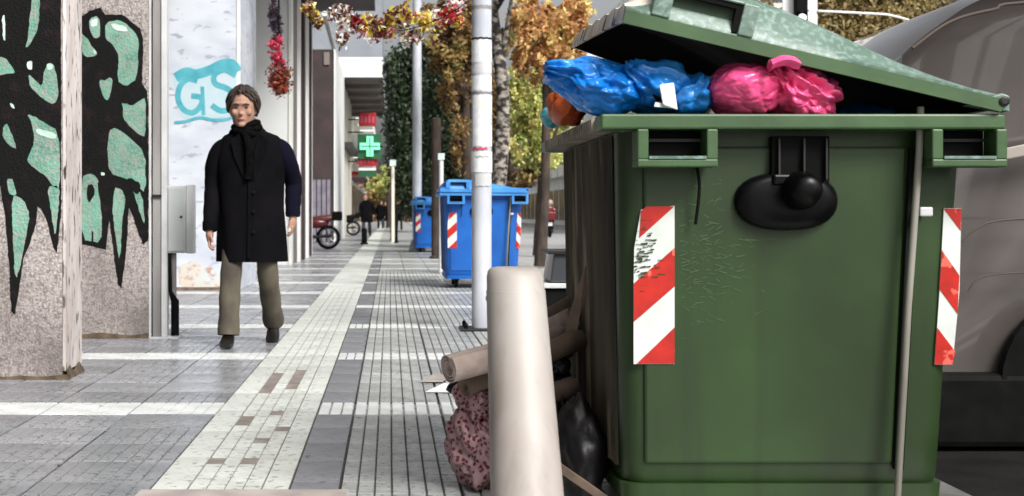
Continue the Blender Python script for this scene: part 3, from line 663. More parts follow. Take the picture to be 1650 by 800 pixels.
# ------------------------------------------------------------------ wheeled refuse bins
def rrect(x0, x1, y0, y1, z, r, n=5):
    pts = []
    for cx_, cy_, a0 in ((x1 - r, y1 - r, 0), (x0 + r, y1 - r, 90), (x0 + r, y0 + r, 180), (x1 - r, y0 + r, 270)):
        for k_ in range(n + 1):
            a_ = R(a0 + 90 * k_ / n); pts.append(Vector((cx_ + r * math.cos(a_), cy_ + r * math.sin(a_), z)))
    return pts
BY = 3.77
def make_bin(label, mbody, mrim, mlid, mrec, mside, mrimside, mlidside, opened, trunnion=True, scuffs=True):
    """built where the green bin stands: rim from X .562 to 1.638, front at Y 3.77"""
    t = thing('refuse_bin', (1.1, 4.45, 0), label, 'bin')
    b = MB()
    rs = [rrect(.665, 1.50, 3.90, 4.96, .13, .05), rrect(.645, 1.522, 3.865, 4.99, .17, .06), rrect(.64, 1.53, 3.86, 5.0, .30, .06), rrect(.632, 1.55, 3.845, 5.04, .7, .06), rrect(.625, 1.575, 3.83, 5.07, 1.127, .06)]
    ins = [rrect(.66, 1.54, 3.865, 5.03, 1.127, .05), rrect(.68, 1.48, 3.90, 4.95, .25, .05)]
    b.rings(rs + ins, True, True)
    for i in range(len(b.f)): b.m[i] = 0
    obj('body', b, mbody, t, smooth=True)
    # bottom lip
    obj('base_skirt', MB().rings([rrect(.640, 1.527, 3.86, 5.0, .115, .05), rrect(.636, 1.531, 3.855, 5.0, .160, .055)]), mbody, t, smooth=True)
    # raised central field on the front, left of the channel shade strip
    def yb(z): return 3.83 + (1.127 - z) * 0.036
    obj('front_panel', MB().hexa([(.70, yb(.2) - .012, .215), (1.380, yb(.2) - .012, .215), (1.380, yb(.2) + .02, .215), (.70, yb(.2) + .02, .215),
                                  (.69, yb(1.08) - .012, 1.085), (1.410, yb(1.08) - .012, 1.085), (1.410, yb(1.08) + .02, 1.085), (.69, yb(1.08) + .02, 1.085)]), mbody, t, bevel=0.008)
    # ribbed long side facing the shops
    sp = MB(); nr = 22
    def sx(z): return .645 - (z - .17) * .02 / 0.957 - .004
    prof = []
    for i in range(nr * 4 + 1):
        y = 3.92 + (4.96 - 3.92) * i / (nr * 4)
        prof.append((y, [0, -.007, -.011, -.005][i % 4] + noise.noise(Vector((y * 9, 0, 0))) * .004))
    rs = []
    for z in (.2, .4, .6, .8, 1.0, 1.12):
        rs.append([Vector((sx(z) + d + noise.noise(Vector((y * 12, z * 9, 1))) * .003, y, z)) for y, d in prof])
    sp.rings(rs, False, False, False)
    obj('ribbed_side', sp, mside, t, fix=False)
    # rim
    b = MB()
    b.box(.562, 1.638, BY - .04, BY + .075, 1.127, 1.168)
    obj('rim', b, mrim, t, bevel=.006)
    obj('rim', MB().box(.562, 1.638, 5.07, 5.18, 1.127, 1.168), mrim, t, bevel=.006)
    obj('rim_side', MB().box(1.56, 1.636, BY + .076, 5.069, 1.127, 1.166), mrim, t, bevel=.006)
    rl = obj('rim_side', MB().box(.566, .645, BY + .076, 5.069, 1.130, 1.164), mrimside, t, bevel=.005)
    a = MB()
    for i in range(24): a.box(.556, .5655, BY + .10 + i * .05, BY + .13 + i * .05, 1.128, 1.163)
    obj('rim_teeth', a, mrimside, rl)
    a = MB(); a.box(.561, .564, BY - .03, BY + .07, 1.13, 1.165)
    # handle pockets
    for x0, x1 in ((.656, .870), (1.437, 1.637)):
        b = MB(); yf = BY - .055; yk = BY + .03; w = .030; zt, zb = 1.1265, 1.046
        b.box(x0, x0 + w, yf, yk, zb, zt); b.box(x1 - w, x1, yf, yk, zb, zt); b.box(x0 + .0, x1 - .0, yf - .001, yk + .001, zb - .020, zb + .001)
        h = obj('lifting_handle', b, mrim, t, bevel=.004)
        obj('handle_lip', MB().box(x0 + w + .001, x1 - w - .001, yf - .004, yf + .012, zb + .0015, zb + .009), m_lid if opened else m_blue_rim, h)
        obj('handle_shade_plate', MB().box(x0 + w + .001, x1 - w - .001, yk - .004, yk + .03, zb + .0015, zt - .001), m_rubber, h)  # black plate stands in for the shade inside the pocket
        obj('handle_bar', MB().box(x0 + w + .001, x1 - w - .001, yk - .018, yk - .006, zb + .050, zb + .058), m_umbrella, h)
    # trunnion
    xc, zc = wx(1271, 3.79), wz(325, 3.79)
    tr = MB(); n_ = 28; rs = []
    for k_, (s_, yy) in enumerate(((1.0, 0), (1.0, -.016), (.93, -.032), (.72, -.040), (.3, -.036))):
        rs.append([Vector((xc + .140 * s_ * (abs(math.cos(a_)) ** .8) * (1 if math.cos(a_) >= 0 else -1), 3.828 + yy, zc + .002 + (.078 if math.sin(a_) > 0 else .080) * s_ * (abs(math.sin(a_)) ** .9) * (1 if math.sin(a_) >= 0 else -1))) for a_ in [2 * math.pi * q / n_ for q in range(n_)]])
    tr.rings(rs)
    to = obj('trunnion_plate', tr, m_blackgloss, t, smooth=True)
    obj('trunnion_pin', MB().lathe((xc + .030, 3.80, zc + .030), [(.052, 0), (.052, -.03), (.046, -.055), (.040, -.085), (.030, -.096), (.012, -.099)], 22, 'Y'), m_blackgloss, to, smooth=True)
    obj('pin_collar', MB().box(xc - .045, xc + .055, 3.775, 3.80, zc + .045, zc + .073), m_blackgloss, to, bevel=.006)
    x0, x1 = wx(1243, 3.8), wx(1336, 3.8)
    mt = obj('mount', MB().box(x0, x1, 3.795, 3.83, zc + .05, 1.112), m_rubber, t, bevel=.003)
    for xx in (wx(1253, 3.79), wx(1293, 3.79), wx(1329, 3.79)):
        obj('mount_rib', MB().box(xx, xx + .005, 3.779, 3.7949, zc + .06, 1.105), m_umbrella, mt)
    # rod and clip
    obj('lift_rod', MB().tube([P(1488, 172, 3.762) + Vector((0, .02, 0)), P(1481, 250, 3.775), P(1463, 500, 3.785), P(1446, 800, 3.79), P(1444, 830, 3.79)], .0098, 10), m_rod, t, smooth=True)
    obj('rod_clip', MB().box(wx(1482, 3.78), wx(1503, 3.78), 3.776, 3.83, wz(349, 3.78), wz(334, 3.78)), m_metal_lite, t, bevel=.004)
    a = arc_pts([(wx(1119, 3.8), 3.80, 1.06), (wx(1127, 3.79), 3.79, wz(300, 3.79)), (wx(1122, 3.79), 3.80, wz(362, 3.79))], 6)
    obj('strap', MB().tube(a, .0045, 6), m_rubber, t)
    # dark strip laid in for the shade of the groove beside the rod
    obj('channel_shade', MB().hexa([(1.385, 3.846, .2), (1.410, 3.846, .2), (1.410, 3.87, .2), (1.385, 3.87, .2), (1.416, 3.811, 1.08), (1.444, 3.811, 1.08), (1.444, 3.85, 1.08), (1.416, 3.85, 1.08)]), m_shade_dark, t)
    # reflectors
    Yl = 3.812
    def yfront(py): z = wz(py, 3.83); return yb(z) - .0125
    def pp(px, py, lift):
        Y = yfront(py) - lift; return Vector((wx(px, Y), Y, wz(py, Y)))
    def quad(pts, lift, thick=.001):
        m_ = MB(); q = [pp(x, y, lift) for x, y in pts]; m_.poly(q, (0, thick, 0)); return m_
    rp = obj('reflector_strip', quad([(1022, 400), (1033, 338), (1087, 332), (1087, 587), (1021, 587), (1021, 460)], .002, .0015), m_white_ref, t)
    for q in ([(1030, 384), (1033, 340), (1042, 333), (1086.5, 333)], [(1021.5, 519), (1021.5, 457), (1087, 400), (1087, 462)], [(1026, 586.5), (1087, 528), (1087, 586.5)]):
        obj('red_stripe', quad(q, .0035, .001), m_red, rp)
    if scuffs:
        rr = random.Random(4); a = MB()
        for _ in range(70):
            x = 1021 + abs(rr.gauss(0, 16)); y = rr.gauss(410, 28)
            if x > 1085: continue
            w = rr.uniform(2, 12); h = rr.uniform(.6, 2)
            for p in [[(x, y), (x + w, y + rr.uniform(-2, 2)), (x + w, y + h), (x, y + h)]]:
                q = [pp(px, py, .0050) for px, py in p]; a.add(q, [(0, 1, 2, 3)])
        obj('torn_patch', a, mbody, rp, fix=False)['kind'] = 'stuff'
        a = MB()
        for _ in range(150):
            x = 1092 + abs(rr.gauss(0, 60)); y = rr.gauss(415, 50)
            if 1185 < x: y = max(y, 385)
            w = rr.uniform(3, 16); h = rr.uniform(.4, 1.3); sl = rr.uniform(-7, 7)
            q = [pp(px, py, .0015) for px, py in [(x, y), (x + w, y + sl), (x + w, y + sl + h), (x, y + h)]]; a.add(q, [(0, 1, 2, 3)])
        obj('scratches', a, m_scuff, t, fix=False)['kind'] = 'stuff'
    # right reflector on the corner
    def pr(px, py, lift):
        z = wz(py, 3.84); Y = 3.832 + (1.127 - z) * 0.036 - lift
        return Vector((wx(px, Y), Y, wz(py, Y)))
    m_ = MB(); m_.poly([pr(x, y, .006) for x, y in [(1521, 336), (1549, 336), (1546, 470), (1535, 588), (1506, 588), (1514, 470)]], (0, .005, 0))
    rp = obj('reflector_strip', m_, m_white_ref, t)
    for q in ([(1521, 336.5), (1549, 336.5), (1548, 372)], [(1518, 404), (1546, 444), (1543, 506), (1514, 466)], [(1510, 528), (1539, 566), (1535, 587.5), (1506, 587.5)]):
        m_ = MB(); m_.poly([pr(x, y, .0075) for x, y in q], (0, .001, 0)); obj('red_stripe', m_, m_red, rp)
    # casters
    for x, y in ((.78, 4.0), (1.40, 4.0), (.78, 4.85), (1.40, 4.85)):
        c = obj('caster', MB().box(x - .035, x + .035, y - .04, y + .04, .09, .128), m_umbrella, t)
        obj('wheel', MB().lathe((x, y - .0, .062), [(.03, -.022), (.058, -.018), (.062, 0), (.058, .018), (.03, .022)], 18, 'X'), m_rubber, c, smooth=True)
    # lid
    NU, NV = 46, 50
    def lid_pt(u_, v_, w_, dx=0):
        if opened:
            tl = R(13.3 + (19.7 - 13.3) * v_); L = 1.03 - .02 * v_
            hx, hz = 1.622, 1.180
        else:
            tl = R(0.5); L = 1.06; hx, hz = 1.632, 1.171
        return Vector((hx - u_ * L * math.cos(tl) + w_ * math.sin(tl), 3.725 + v_ * 1.47, hz + u_ * L * math.sin(tl) + w_ * math.cos(tl)))
    def sst(a_, b_, x):
        t_ = max(0, min(1, (x - a_) / (b_ - a_))); return t_ * t_ * (3 - 2 * t_)
    def H(u_, v_):
        e = sst(0.0, .055, v_) * sst(0, .06, 1 - v_)
        prof_ = .012 + .10 * sst(.02, .75, u_) * sst(0, .10, 1 - u_)
        return .036 + e * prof_ + (.004 * math.sin(v_ * 40) * e if opened else 0) * sst(.3, .6, u_)
    b = MB(); mi = []
    us = [0] + [i / (NU - 1) for i in range(NU)] + [1]; vs_ = [0] + [j / (NV - 1) for j in range(NV)] + [1]
    g_ = []
    for j, v_ in enumerate(vs_):
        row = []
        for i, u_ in enumerate(us):
            edge_ = i in (0, len(us) - 1) or j in (0, len(vs_) - 1)
            w_ = 0.0 if edge_ else H(u_, v_)
            row.append(lid_pt(u_, v_, w_))
        g_.append(row)
    n_ = len(us); vsf = [p for r_ in g_ for p in r_]; fs = []
    for j in range(len(vs_) - 1):
        for i in range(n_ - 1):
            fs.append((j * n_ + i, (j + 1) * n_ + i, (j + 1) * n_ + i + 1, j * n_ + i + 1))
            mi.append(1 if us[i] > .90 and vs_[j] > .02 else (2 if vs_[j] < .0 else 0))
    b.add(vsf, fs); b.m = mi
    lid = obj('lid', b, [mlid, mlidside, mrim, m_shade_dark], t, smooth=True, solid=.012, fix=False)
    lid.modifiers['s'].material_offset = 3
    # front flange
    fl = MB(); rs = []
    for u_ in [i / 20 for i in range(21)]:
        rs.append([lid_pt(u_, -.006, -.008), lid_pt(u_, -.006, .026), lid_pt(u_, .004, .030), lid_pt(u_, .004, -.008)])
    fl.rings(rs); obj('lid_flange', fl, mrim, lid, fix=True)
    # lid handle recess on the end face
    fr = MB()
    def lbox(mm, u0, u1, w0, w1, v0, v1): mm.hexa([lid_pt(u1, v0, w0), lid_pt(u0, v0, w0), lid_pt(u0, v1, w0), lid_pt(u1, v1, w0), lid_pt(u1, v0, w1), lid_pt(u0, v0, w1), lid_pt(u0, v1, w1), lid_pt(u1, v1, w1)])
    lbox(fr, .885, .935, .031, .118, -.004, .05); lbox(fr, .665, .705, .031, .118, -.004, .05); lbox(fr, .705, .885, .112, .120, -.004, .05)
    hf = obj('lid_handle', fr, mlid, lid, bevel=.004)
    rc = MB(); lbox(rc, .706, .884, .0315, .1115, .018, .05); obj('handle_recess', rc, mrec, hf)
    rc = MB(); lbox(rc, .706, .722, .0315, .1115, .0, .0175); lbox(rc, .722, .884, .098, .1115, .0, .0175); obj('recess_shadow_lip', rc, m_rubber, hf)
    # hinge ears
    for y in (3.72, 4.4, 5.1):
        a = MB(); a.poly([(1.535, y, 1.19), (1.645, y, 1.172), (1.645, y, 1.215), (1.625, y, 1.222), (1.59, y, 1.212)], (0, .05, 0))
        e_ = obj('hinge_ear', a, mlid, t, bevel=.004)
        obj('hinge_pin', MB().lathe((1.628, y - .001, 1.200), [(.012, .003), (.014, -.006), (.008, -.009)], 12, 'Y'), m_umbrella, e_)
    return t
green = make_bin('open green wheeled refuse bin with a tilted lid and red and white reflectors', m_green, m_green_rim, m_lid, m_lid_dark, m_grimy, m_rim_grimy, m_lid_grimy, True)
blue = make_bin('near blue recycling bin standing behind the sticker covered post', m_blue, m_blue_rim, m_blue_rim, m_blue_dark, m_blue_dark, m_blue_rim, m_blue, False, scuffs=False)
for (x, y, lab) in ((.60, 17.0, None), (.51, 33.0, 'far blue recycling bin in front of the second lamp post')):
    o = blue if lab is None else copy_tree(blue)
    o.location = (1.1 + x - .562, 4.45 + (y - 3.77), 0)
    if lab: o['label'] = lab
blue['group'] = 'blue recycling bins on the pavement'
for o in C.objects:
    if o.name.startswith('refuse_bin') and o.type == 'EMPTY' and 'blue' in o['label']: o['group'] = 'blue recycling bins on the pavement'

# ------------------------------------------------------------------ bags and rubbish
def bag(name, c, r, m, seed, label=None, cat='rubbish bag', knot=(0, 0, 1), k=9, amp=.10, rot=None, sq=0.0, sub=5, parent=None, floor=None, pts=None):
    bm = bmesh.new(); bmesh.ops.create_icosphere(bm, subdivisions=sub, radius=1)
    kd = Vector(knot).normalized(); a1 = kd.orthogonal().normalized(); a2 = kd.cross(a1)
    off = Vector((seed * 3.7, seed * 1.3, seed))
    mb_ = MB(); c = Vector(c)
    for v in bm.verts:
        d = v.co.normalized(); h = d.dot(kd); ph = math.atan2(d.dot(a2), d.dot(a1))
        w = noise.noise(d * 1.5 + off)
        fold = .5 + .5 * math.cos(ph * k + w * 5 + h * 1.5) ; fold = fold ** 1.6
        fine = .5 + .5 * math.cos(ph * k * 2.3 + noise.noise(d * 2 + off) * 7)
        near = .30 + max(0, h + .3) ** 1.1
        big = noise.noise(d * 2.2 + off); cr = 1 - min(1, abs(noise.noise(d * 2.6 + off * 2)) * 3.6); cr2 = 1 - min(1, abs(noise.noise(d * 5.5 + off)) * 3.4)
        s_ = 1 + amp * (near * (fold - .5) * .6 + near * (fine - .5) * .25 + .8 * w + .6 * big) - amp * (.34 * cr + .13 * cr2)
        # gather towards the knot
        p = Vector((d.x * r[0], d.y * r[1], d.z * r[2])) * s_
        if h > .86: p *= 1 + (h - .86) * 1.6; 
        if rot: p = rot @ p
        v.co = p + c
        if floor is not None and v.co.z < floor: v.co.z = floor + (v.co.z - floor) * .03
    mb_.v = [v.co.copy() for v in bm.verts]; mb_.f = [[v.index for v in f.verts] for f in bm.faces]; mb_.m = [0] * len(mb_.f); bm.free()
    o = obj(name, mb_, m, parent, smooth=2, fix=False)
    if label: tag(o, label, cat)
    return o
ry = lambda d: Matrix.Rotation(R(d), 3, 'Y')
rz_ = lambda d: Matrix.Rotation(R(d), 3, 'Z')
bb = thing('rubbish_bag', P(1010, 185, 4.15), 'shiny blue plastic bag bulging over the left rim of the green bin', 'rubbish bag')
bag('bag_body', P(968, 142, 3.98), (.135, .16, .078), m_bag_blue, 2, k=8, amp=.15, sub=6, knot=(-1, -.1, .1), rot=ry(14), parent=bb)
bag('bag_bulge', P(1050, 145, 3.98), (.115, .17, .080), m_bag_blue, 21, k=8, amp=.15, sub=5, knot=(-.7, -.5, .5), rot=ry(6), parent=bb)
bag('bag_bulge', P(1110, 158, 3.93), (.072, .12, .058), m_bag_blue, 5, k=6, amp=.15, knot=(.3, -.4, .6), sub=5, parent=bb)
a = MB(); n_ = 14
for s_ in (1,):
    rs = []
    for i in range(9):
        t_ = i / 8; px_ = 945 - 68 * t_; py_ = 135 - 8 * t_ + 4 * math.sin(t_ * 6); hw = .055 * (1 - t_) + .014
        c_ = P(px_, py_, 3.98 + .02 * t_)
        rs.append([c_ + Vector((0, .05 * math.cos(q) * (1 + .3 * math.sin(3 * q + t_ * 4)), hw * math.sin(q) * (1 + .2 * math.cos(5 * q)))) for q in [2 * math.pi * j / n_ for j in range(n_)]])
    a.rings(rs)
obj('bag_tail', a, m_bag_blue, bb, smooth=True)
# white and black packaging poking through
pk = thing('drink_carton', P(1072, 178, 3.80), 'crumpled white and black carton poking out of the blue bag', 'carton')
obj('carton', MB().hexa([P(1068, 170, 3.79), P(1092, 178, 3.79), P(1092, 178, 3.86), P(1068, 170, 3.86), P(1062, 137, 3.79), P(1086, 133, 3.80), P(1086, 133, 3.86), P(1062, 137, 3.86)]), m_paper, pk, bevel=.004)
obj('dark_opening', MB().ell(P(1066, 146, 3.845), (.033, .02, .032), 14, 8), m_bag_black, pk, smooth=True)
obj('torn_flap', MB().hexa([P(1054, 172, 3.80), P(1090, 176, 3.80), P(1090, 176, 3.83), P(1054, 172, 3.83), P(1056, 165, 3.80), P(1080, 168, 3.80), P(1080, 168, 3.83), P(1056, 165, 3.83)]), m_gw2, pk)
pb = thing('rubbish_bag', P(1245, 185, 4.1), 'bright pink plastic bag in the middle of the green bin', 'rubbish bag')
bag('bag_body', P(1198, 146, 3.87), (.108, .14, .078), m_bag_pink, 3, k=7, amp=.10, knot=(.9, -.2, .5), sub=6, parent=pb)
bag('bag_bulge', P(1282, 152, 3.87), (.118, .14, .070), m_bag_pink, 16, k=9, amp=.22, knot=(-.55, -.45, .75), rot=ry(12), sub=6, parent=pb)
a = MB()
rs = []
for i in range(7):
    t_ = i / 6; c_ = P(1240 + 46 * t_, 106 - 8 * math.sin(t_ * 3), 3.712); hw = .009 + .009 * math.sin(t_ * 9 + 1) ** 2
    rs.append([c_ + Vector((0, .03 * math.cos(q), hw * math.sin(q) * (1 + .3 * math.cos(4 * q)))) for q in [2 * math.pi * j / 10 for j in range(10)]])
a.rings(rs); obj('knot', a, m_bag_pink, pb, smooth=True)
bag('rubbish_bag', P(914, 172, 4.30), (.062, .09, .060), m_bag_orange, 6, 'small orange brown bag squeezed over the left rim of the bin', k=8, amp=.2, sub=4)
bag('rubbish_bag', P(890, 190, 4.5), (.040, .06, .034), m_bag_teal, 7, 'small teal bag drooping at the far left corner of the bin rim', k=6, amp=.2, sub=4)
bag('rubbish_bag', (.98, 4.6, 1.02), (.30, .40, .17), m_bag_black, 8, 'black bag filling the green bin behind the blue and pink bags', k=8, amp=.12, sub=4)
bag('rubbish_bag', (1.30, 4.35, .98), (.22, .38, .15), m_bag_black, 9, 'black bag deep in the right half of the green bin', k=8, amp=.12, sub=4)
bag('rubbish_bag', P(1395, 190, 4.3), (.09, .12, .045), m_bag_blue, 12, 'scrap of dark blue bag low in the right corner of the bin', k=8, amp=.15, sub=3)
# tube standing in front
def tube_pt(z): return Vector((0, 3.065 + .5 * z, z))
tb = thing('cardboard_tube', (.31, 3.065, 0), 'tall thick beige tube leaning upright in front of the green bin', 'tube')
def tcx(z):
    Y = 3.065 + .5 * z; py = HY + (CH - z) * F / Y
    return wx(830 + (py - 450) * (19.5 / 350), Y), Y
prof_ = []
rs = []; n_ = 40
for z, rr_ in ((0.0, .093), (.10, .089), (.26, .0835), (.45, .0785), (.60, .0745), (.70, .0722), (.715, .0722), (.7151, .0705), (.748, .0695), (.762, .066), (.769, .058), (.771, .045)):
    x_, Y_ = tcx(z)
    rs.append([Vector((x_ + rr_ * math.cos(q), Y_ + rr_ * math.sin(q) * 1.02, z + .5 * 0 * rr_)) for q in [2 * math.pi * j / n_ for j in range(n_)]])
a = MB(); a.rings(rs); obj('tube_wall', a, m_tube, tb, smooth=True)
x_, Y_ = tcx(.715); obj('cap_ring', MB().lathe((x_, Y_, .69), [(.0728, 0), (.0738, .004), (.0732, .010), (.071, .012)], 40), m_tube, tb, smooth=True)
# rolls behind it
def roll(p0, p1, r, label, m=m_roll):
    t = thing('carpet_roll', (p0 + p1) / 2, label, 'roll')
    d = (p1 - p0).normalized(); a1 = d.cross(Vector((0, 0, 1))).normalized(); a2 = a1.cross(d)
    a = MB(); N = 34; turns = 3.2
    o_ = []; rs0 = []
    for i in range(int(N * turns)):
        q = 2 * math.pi * i / N; rr_ = r * (.38 + .62 * i / (N * turns)) * (1 + .02 * math.sin(q * 3 + 1))
        rs0.append(a1 * (rr_ * math.cos(q)) + a2 * (rr_ * math.sin(q)))
    k_ = len(rs0)
    vs = [p0 + v for v in rs0] + [p1 + v for v in rs0]
    a.add(vs, [(i, i + 1, k_ + i + 1, k_ + i) for i in range(k_ - 1)])
    obj('rolled_sheet', a, m, t, smooth=True, solid=.003, fix=False)
    return t
roll(P(722, 594, 4.35), P(905, 545, 4.55), .047, 'beige roll whose hollow dark end pokes out left of the tall tube')
roll(P(790, 580, 4.75), P(924, 512, 4.60), .040, 'upper beige roll wedged between the tall tube and the bin')
roll(P(748, 622, 4.50), P(915, 560, 4.72), .036, 'brown roll under the beige roll with the hollow end', m_card)
roll(P(800, 560, 4.95), P(938, 480, 4.86), .034, 'thin brown roll highest in the heap beside the bin', m_card)
roll(P(810, 600, 4.30), P(934, 545, 4.42), .036, 'grimy brown roll right of the tube below the beige ones', m_card)
roll(P(840, 650, 4.28), P(925, 622, 4.36), .034, 'lowest brown roll right of the tube against the bin', m_card)
roll(P(700 + 100, 640, 4.5), P(912, 590, 4.5), .040, 'dark lowest roll lying on the black bag', m_bag_black)
bag('rubbish_bag', P(778, 718, 4.62), (.118, .13, .150), m_dots, 4, 'pale bag with dark red dots slumped on the tiles left of the tube', k=11, amp=.30, knot=(-.2, 0, 1), floor=.002)
bag('rubbish_bag', P(772, 648, 4.60), (.075, .10, .075), m_dots, 14, 'small pale bag with dark red dots beneath the carpet roll end', k=9, amp=.28, sub=4)
bag('rubbish_bag', P(800, 622, 4.75), (.16, .12, .075), m_bag_black, 10, 'black bag under the beige roll left of the tall tube', k=9, amp=.16, sub=4)
bag('rubbish_bag', P(898, 730, 4.4), (.10, .20, .20), m_bag_black, 11, 'black bag stuffed between the tall tube and the bin side', k=9, amp=.14, floor=.002)
bag('rubbish_bag', P(930, 740, 4.1), (.085, .14, .16), m_bag_black, 15, 'black bag on the ground against the lower left of the bin', k=9, amp=.14, floor=.002, sub=4)
bag('rubbish_bag', P(893, 590, 4.45), (.05, .09, .05), m_bag_black, 13, 'small glossy black bag just under the rolls right of the tube', k=9, amp=.2, sub=4)
# cardboard scrap
a = MB(); a.poly([P(944, 428, 4.42), P(950, 450, 4.42), P(932, 520, 4.40), P(926, 560, 4.40), P(910, 560, 4.42), P(914, 520, 4.42), P(930, 470, 4.43)], (0, .012, 0))
tag(obj('cardboard_scrap', a, m_card, None), 'torn beige cardboard strip propped against the grimy bin side', 'cardboard')
a = MB()
pts = arc_pts([P(893, 745, 3.95), P(915, 762, 3.92), P(950, 786, 3.88), P(990, 815, 3.85)], 5); rs = []
for i, p in enumerate(pts): rs.append([p + Vector((0, -.02, .012)), p + Vector((.003, .03, .008)), p + Vector((0, .03, -.010)), p + Vector((-.003, -.02, -.012))])
a.rings(rs); tag(obj('plastic_strap', a, m_card, None, smooth=True), 'dull brown strap curling out below the bin beside the tube', 'strap')
# paper scraps
for (x, y, w, d_, r_, m_, lab) in ((705, 612, .06, .17, 14, m_pink_slab, 'brown flattened carton strip lying by the roll end'), (722, 628, .07, .17, 18, m_paper, 'white sheet of paper on the tiles under the roll end')):
    Y = CH * F / (y - HY); X = wx(x, Y)
    a = MB(); c_, s_ = math.cos(R(r_)), math.sin(R(r_))
    q = [(X + (dx * c_ + dy * s_), Y + (-dx * s_ + dy * c_), .004 + .004 * (k % 2)) for k, (dx, dy) in enumerate(((-w, -d_), (w, -d_), (w, d_), (-w, d_)))]
    a.poly(q, (0, 0, .003)); tag(obj('paper_scrap', a, m_, None), lab, 'scrap')
# crate behind the bin
YC = 7.0
cr = thing('plastic_crate', P(900, 470, YC) * 1.0, 'dark grey crate standing on a black box behind the green bin', 'crate')
x0, x1 = wx(884, YC), wx(940, YC)
obj('black_base', MB().box(wx(877, YC), x1 + .1, YC, YC + .4, 0.0, wz(465, YC)), m_rubber, cr, bevel=.01)
obj('white_tray', MB().box(wx(874, YC), x1 + .1, YC - .02, YC + .42, wz(465, YC) + .001, wz(457, YC)), m_metal_lite, cr, bevel=.004)
obj('crate_body', MB().hexa([Vector((x0 + .01, YC + .02, wz(456, YC))), Vector((x1, YC + .02, wz(456, YC))), Vector((x1, YC + .36, wz(456, YC))), Vector((x0 + .01, YC + .36, wz(456, YC))),
                             Vector((x0 + .03, YC + .02, wz(406, YC))), Vector((x1, YC + .02, wz(406, YC))), Vector((x1, YC + .36, wz(406, YC))), Vector((x0 + .03, YC + .36, wz(406, YC)))]), m_card2, cr, bevel=.01)
obj('crate_rim', MB().box(x0 + .0, x1, YC - .0, YC + .38, wz(410, YC), wz(404, YC)), m_umbrella, cr, bevel=.003)

# ------------------------------------------------------------------ lamp posts and poles
YL = 10.95
lp = thing('lamp_post', (wx(776, YL), YL, 0), 'nearest pale lamp post plastered with paper stickers', 'lamp post')
xl = wx(776, YL); rp_ = .080
obj('pole', MB().lathe((xl, YL, 0), [(.078, .02), (.078, 2.2), (.074, 9)], 28), m_post, lp, smooth=True)
obj('base_plate', MB().box(xl - .17, xl + .17, YL - .17, YL + .17, 0, .02), m_umbrella, lp, bevel=.004)
for a_ in (-1, 1):
    for b_ in (-1, 1): obj('bolt', MB().lathe((xl + a_ * .13, YL + b_ * .13, .02), [(.016, 0), (.016, .03), (.008, .045)], 8), m_rubber, lp)
obj('lamp_arm', MB().tube([(xl, YL, 8.9), (xl + .6, YL, 9.3), (xl + 1.6, YL, 9.5)], .04, 8), m_post, lp)
obj('lamp_head', MB().box(xl + 1.4, xl + 2.1, YL - .15, YL + .15, 9.45, 9.6), m_metal_grey, lp, bevel=.03)
def sticker(y0, y1, a0, a1, m_, r=.0795):
    a = MB(); z0, z1 = wz(y1, YL - .08), wz(y0, YL - .08); rs = []
    for z in (z0, z1): rs.append([Vector((xl + r * math.cos(R(t)), YL - r * math.sin(R(t)), z + .004 * math.sin(t * .2))) for t in np.linspace(a0, a1, 12)])
    a.rings(rs, False, False, False); return obj('sticker', a, m_, lp, smooth=True, fix=False)
for i, (y0, y1, a0, a1, m_) in enumerate(((8, 14, 0, 180, m_metal_grey), (62, 100, 10, 170, m_paper), (104, 118, 0, 175, m_metal_lite), (122, 146, 15, 165, m_paper), (148, 151, 0, 180, m_metal_grey), (153, 236, 8, 150, m_paper), (160, 176, 60, 110, m_paper2), (238, 242, 60, 150, m_paper_red), (244, 278, 10, 172, m_paper), (60, 63, 0, 180, m_umbrella), (252, 254, 50, 130, m_metal_grey), (180, 200, 20, 60, m_metal_lite), (280, 300, 30, 130, m_metal_lite))):
    sticker(y0, y1, a0, a1, m_, .0795 + i * .0004)
lp2 = thing('lamp_post', (wx(672, 33.5), 33.5, 0), 'second lamp post rising through the dark trees behind the far blue bin', 'lamp post')
obj('pole', MB().lathe((wx(672, 33.5), 33.5, 0), [(.11, 0), (.11, 4.5), (.09, 10)], 16), m_post, lp2, smooth=True)
obj('base', MB().lathe((wx(672, 33.5), 33.5, 0), [(.2, 0), (.2, .05), (.13, .3)], 12), m_metal_grey, lp2)
def simple_pole(px, ybase, ytop, r, label, m_, head=None, name='bollard', cat='bollard'):
    Y = CH * F / (ybase - HY); x = wx(px, Y); t = thing(name, (x, Y, 0), label, cat)
    zt = wz(ytop, Y)
    obj('shaft', MB().lathe((x, Y, 0), [(r * 1.4, 0), (r * 1.4, .04), (r, .06), (r, zt - .03), (r * .6, zt)], 12), m_, t, smooth=True)
    if head: obj('head', head(x, Y, zt), m_white_spray, t)
    return t
simple_pole(587, 394, 368, .085, 'short black bollard standing on the pale guide strip', m_rubber)
simple_pole(633, 391, 268, .055, 'pale thin post with a white top left of the far blue bin', m_gw, lambda x, Y, z: MB().box(x - .1, x + .1, Y - .06, Y + .06, z, z + .2), 'sign_post', 'post')
simple_pole(638.5, 392, 330, .05, 'thin black post right beside the pale thin post', m_rubber, None, 'sign_post', 'post')
simple_pole(703, 417, 190, .10, 'slim dark trunk like post in front of the far blue bin', m_bark, None, 'sign_post', 'post')
simple_pole(711, 440, 258, .035, 'thin pale pole at the left edge of the near blue bin', m_metal_lite, lambda x, Y, z: MB().box(x - .05, x + .05, Y - .04, Y + .04, z, z + .1), 'sign_post', 'post')
o = simple_pole(630, 388, 238, .03, 'thin pole carrying a red and white sign in front of the dark trees', m_umbrella, None, 'sign_post', 'post')
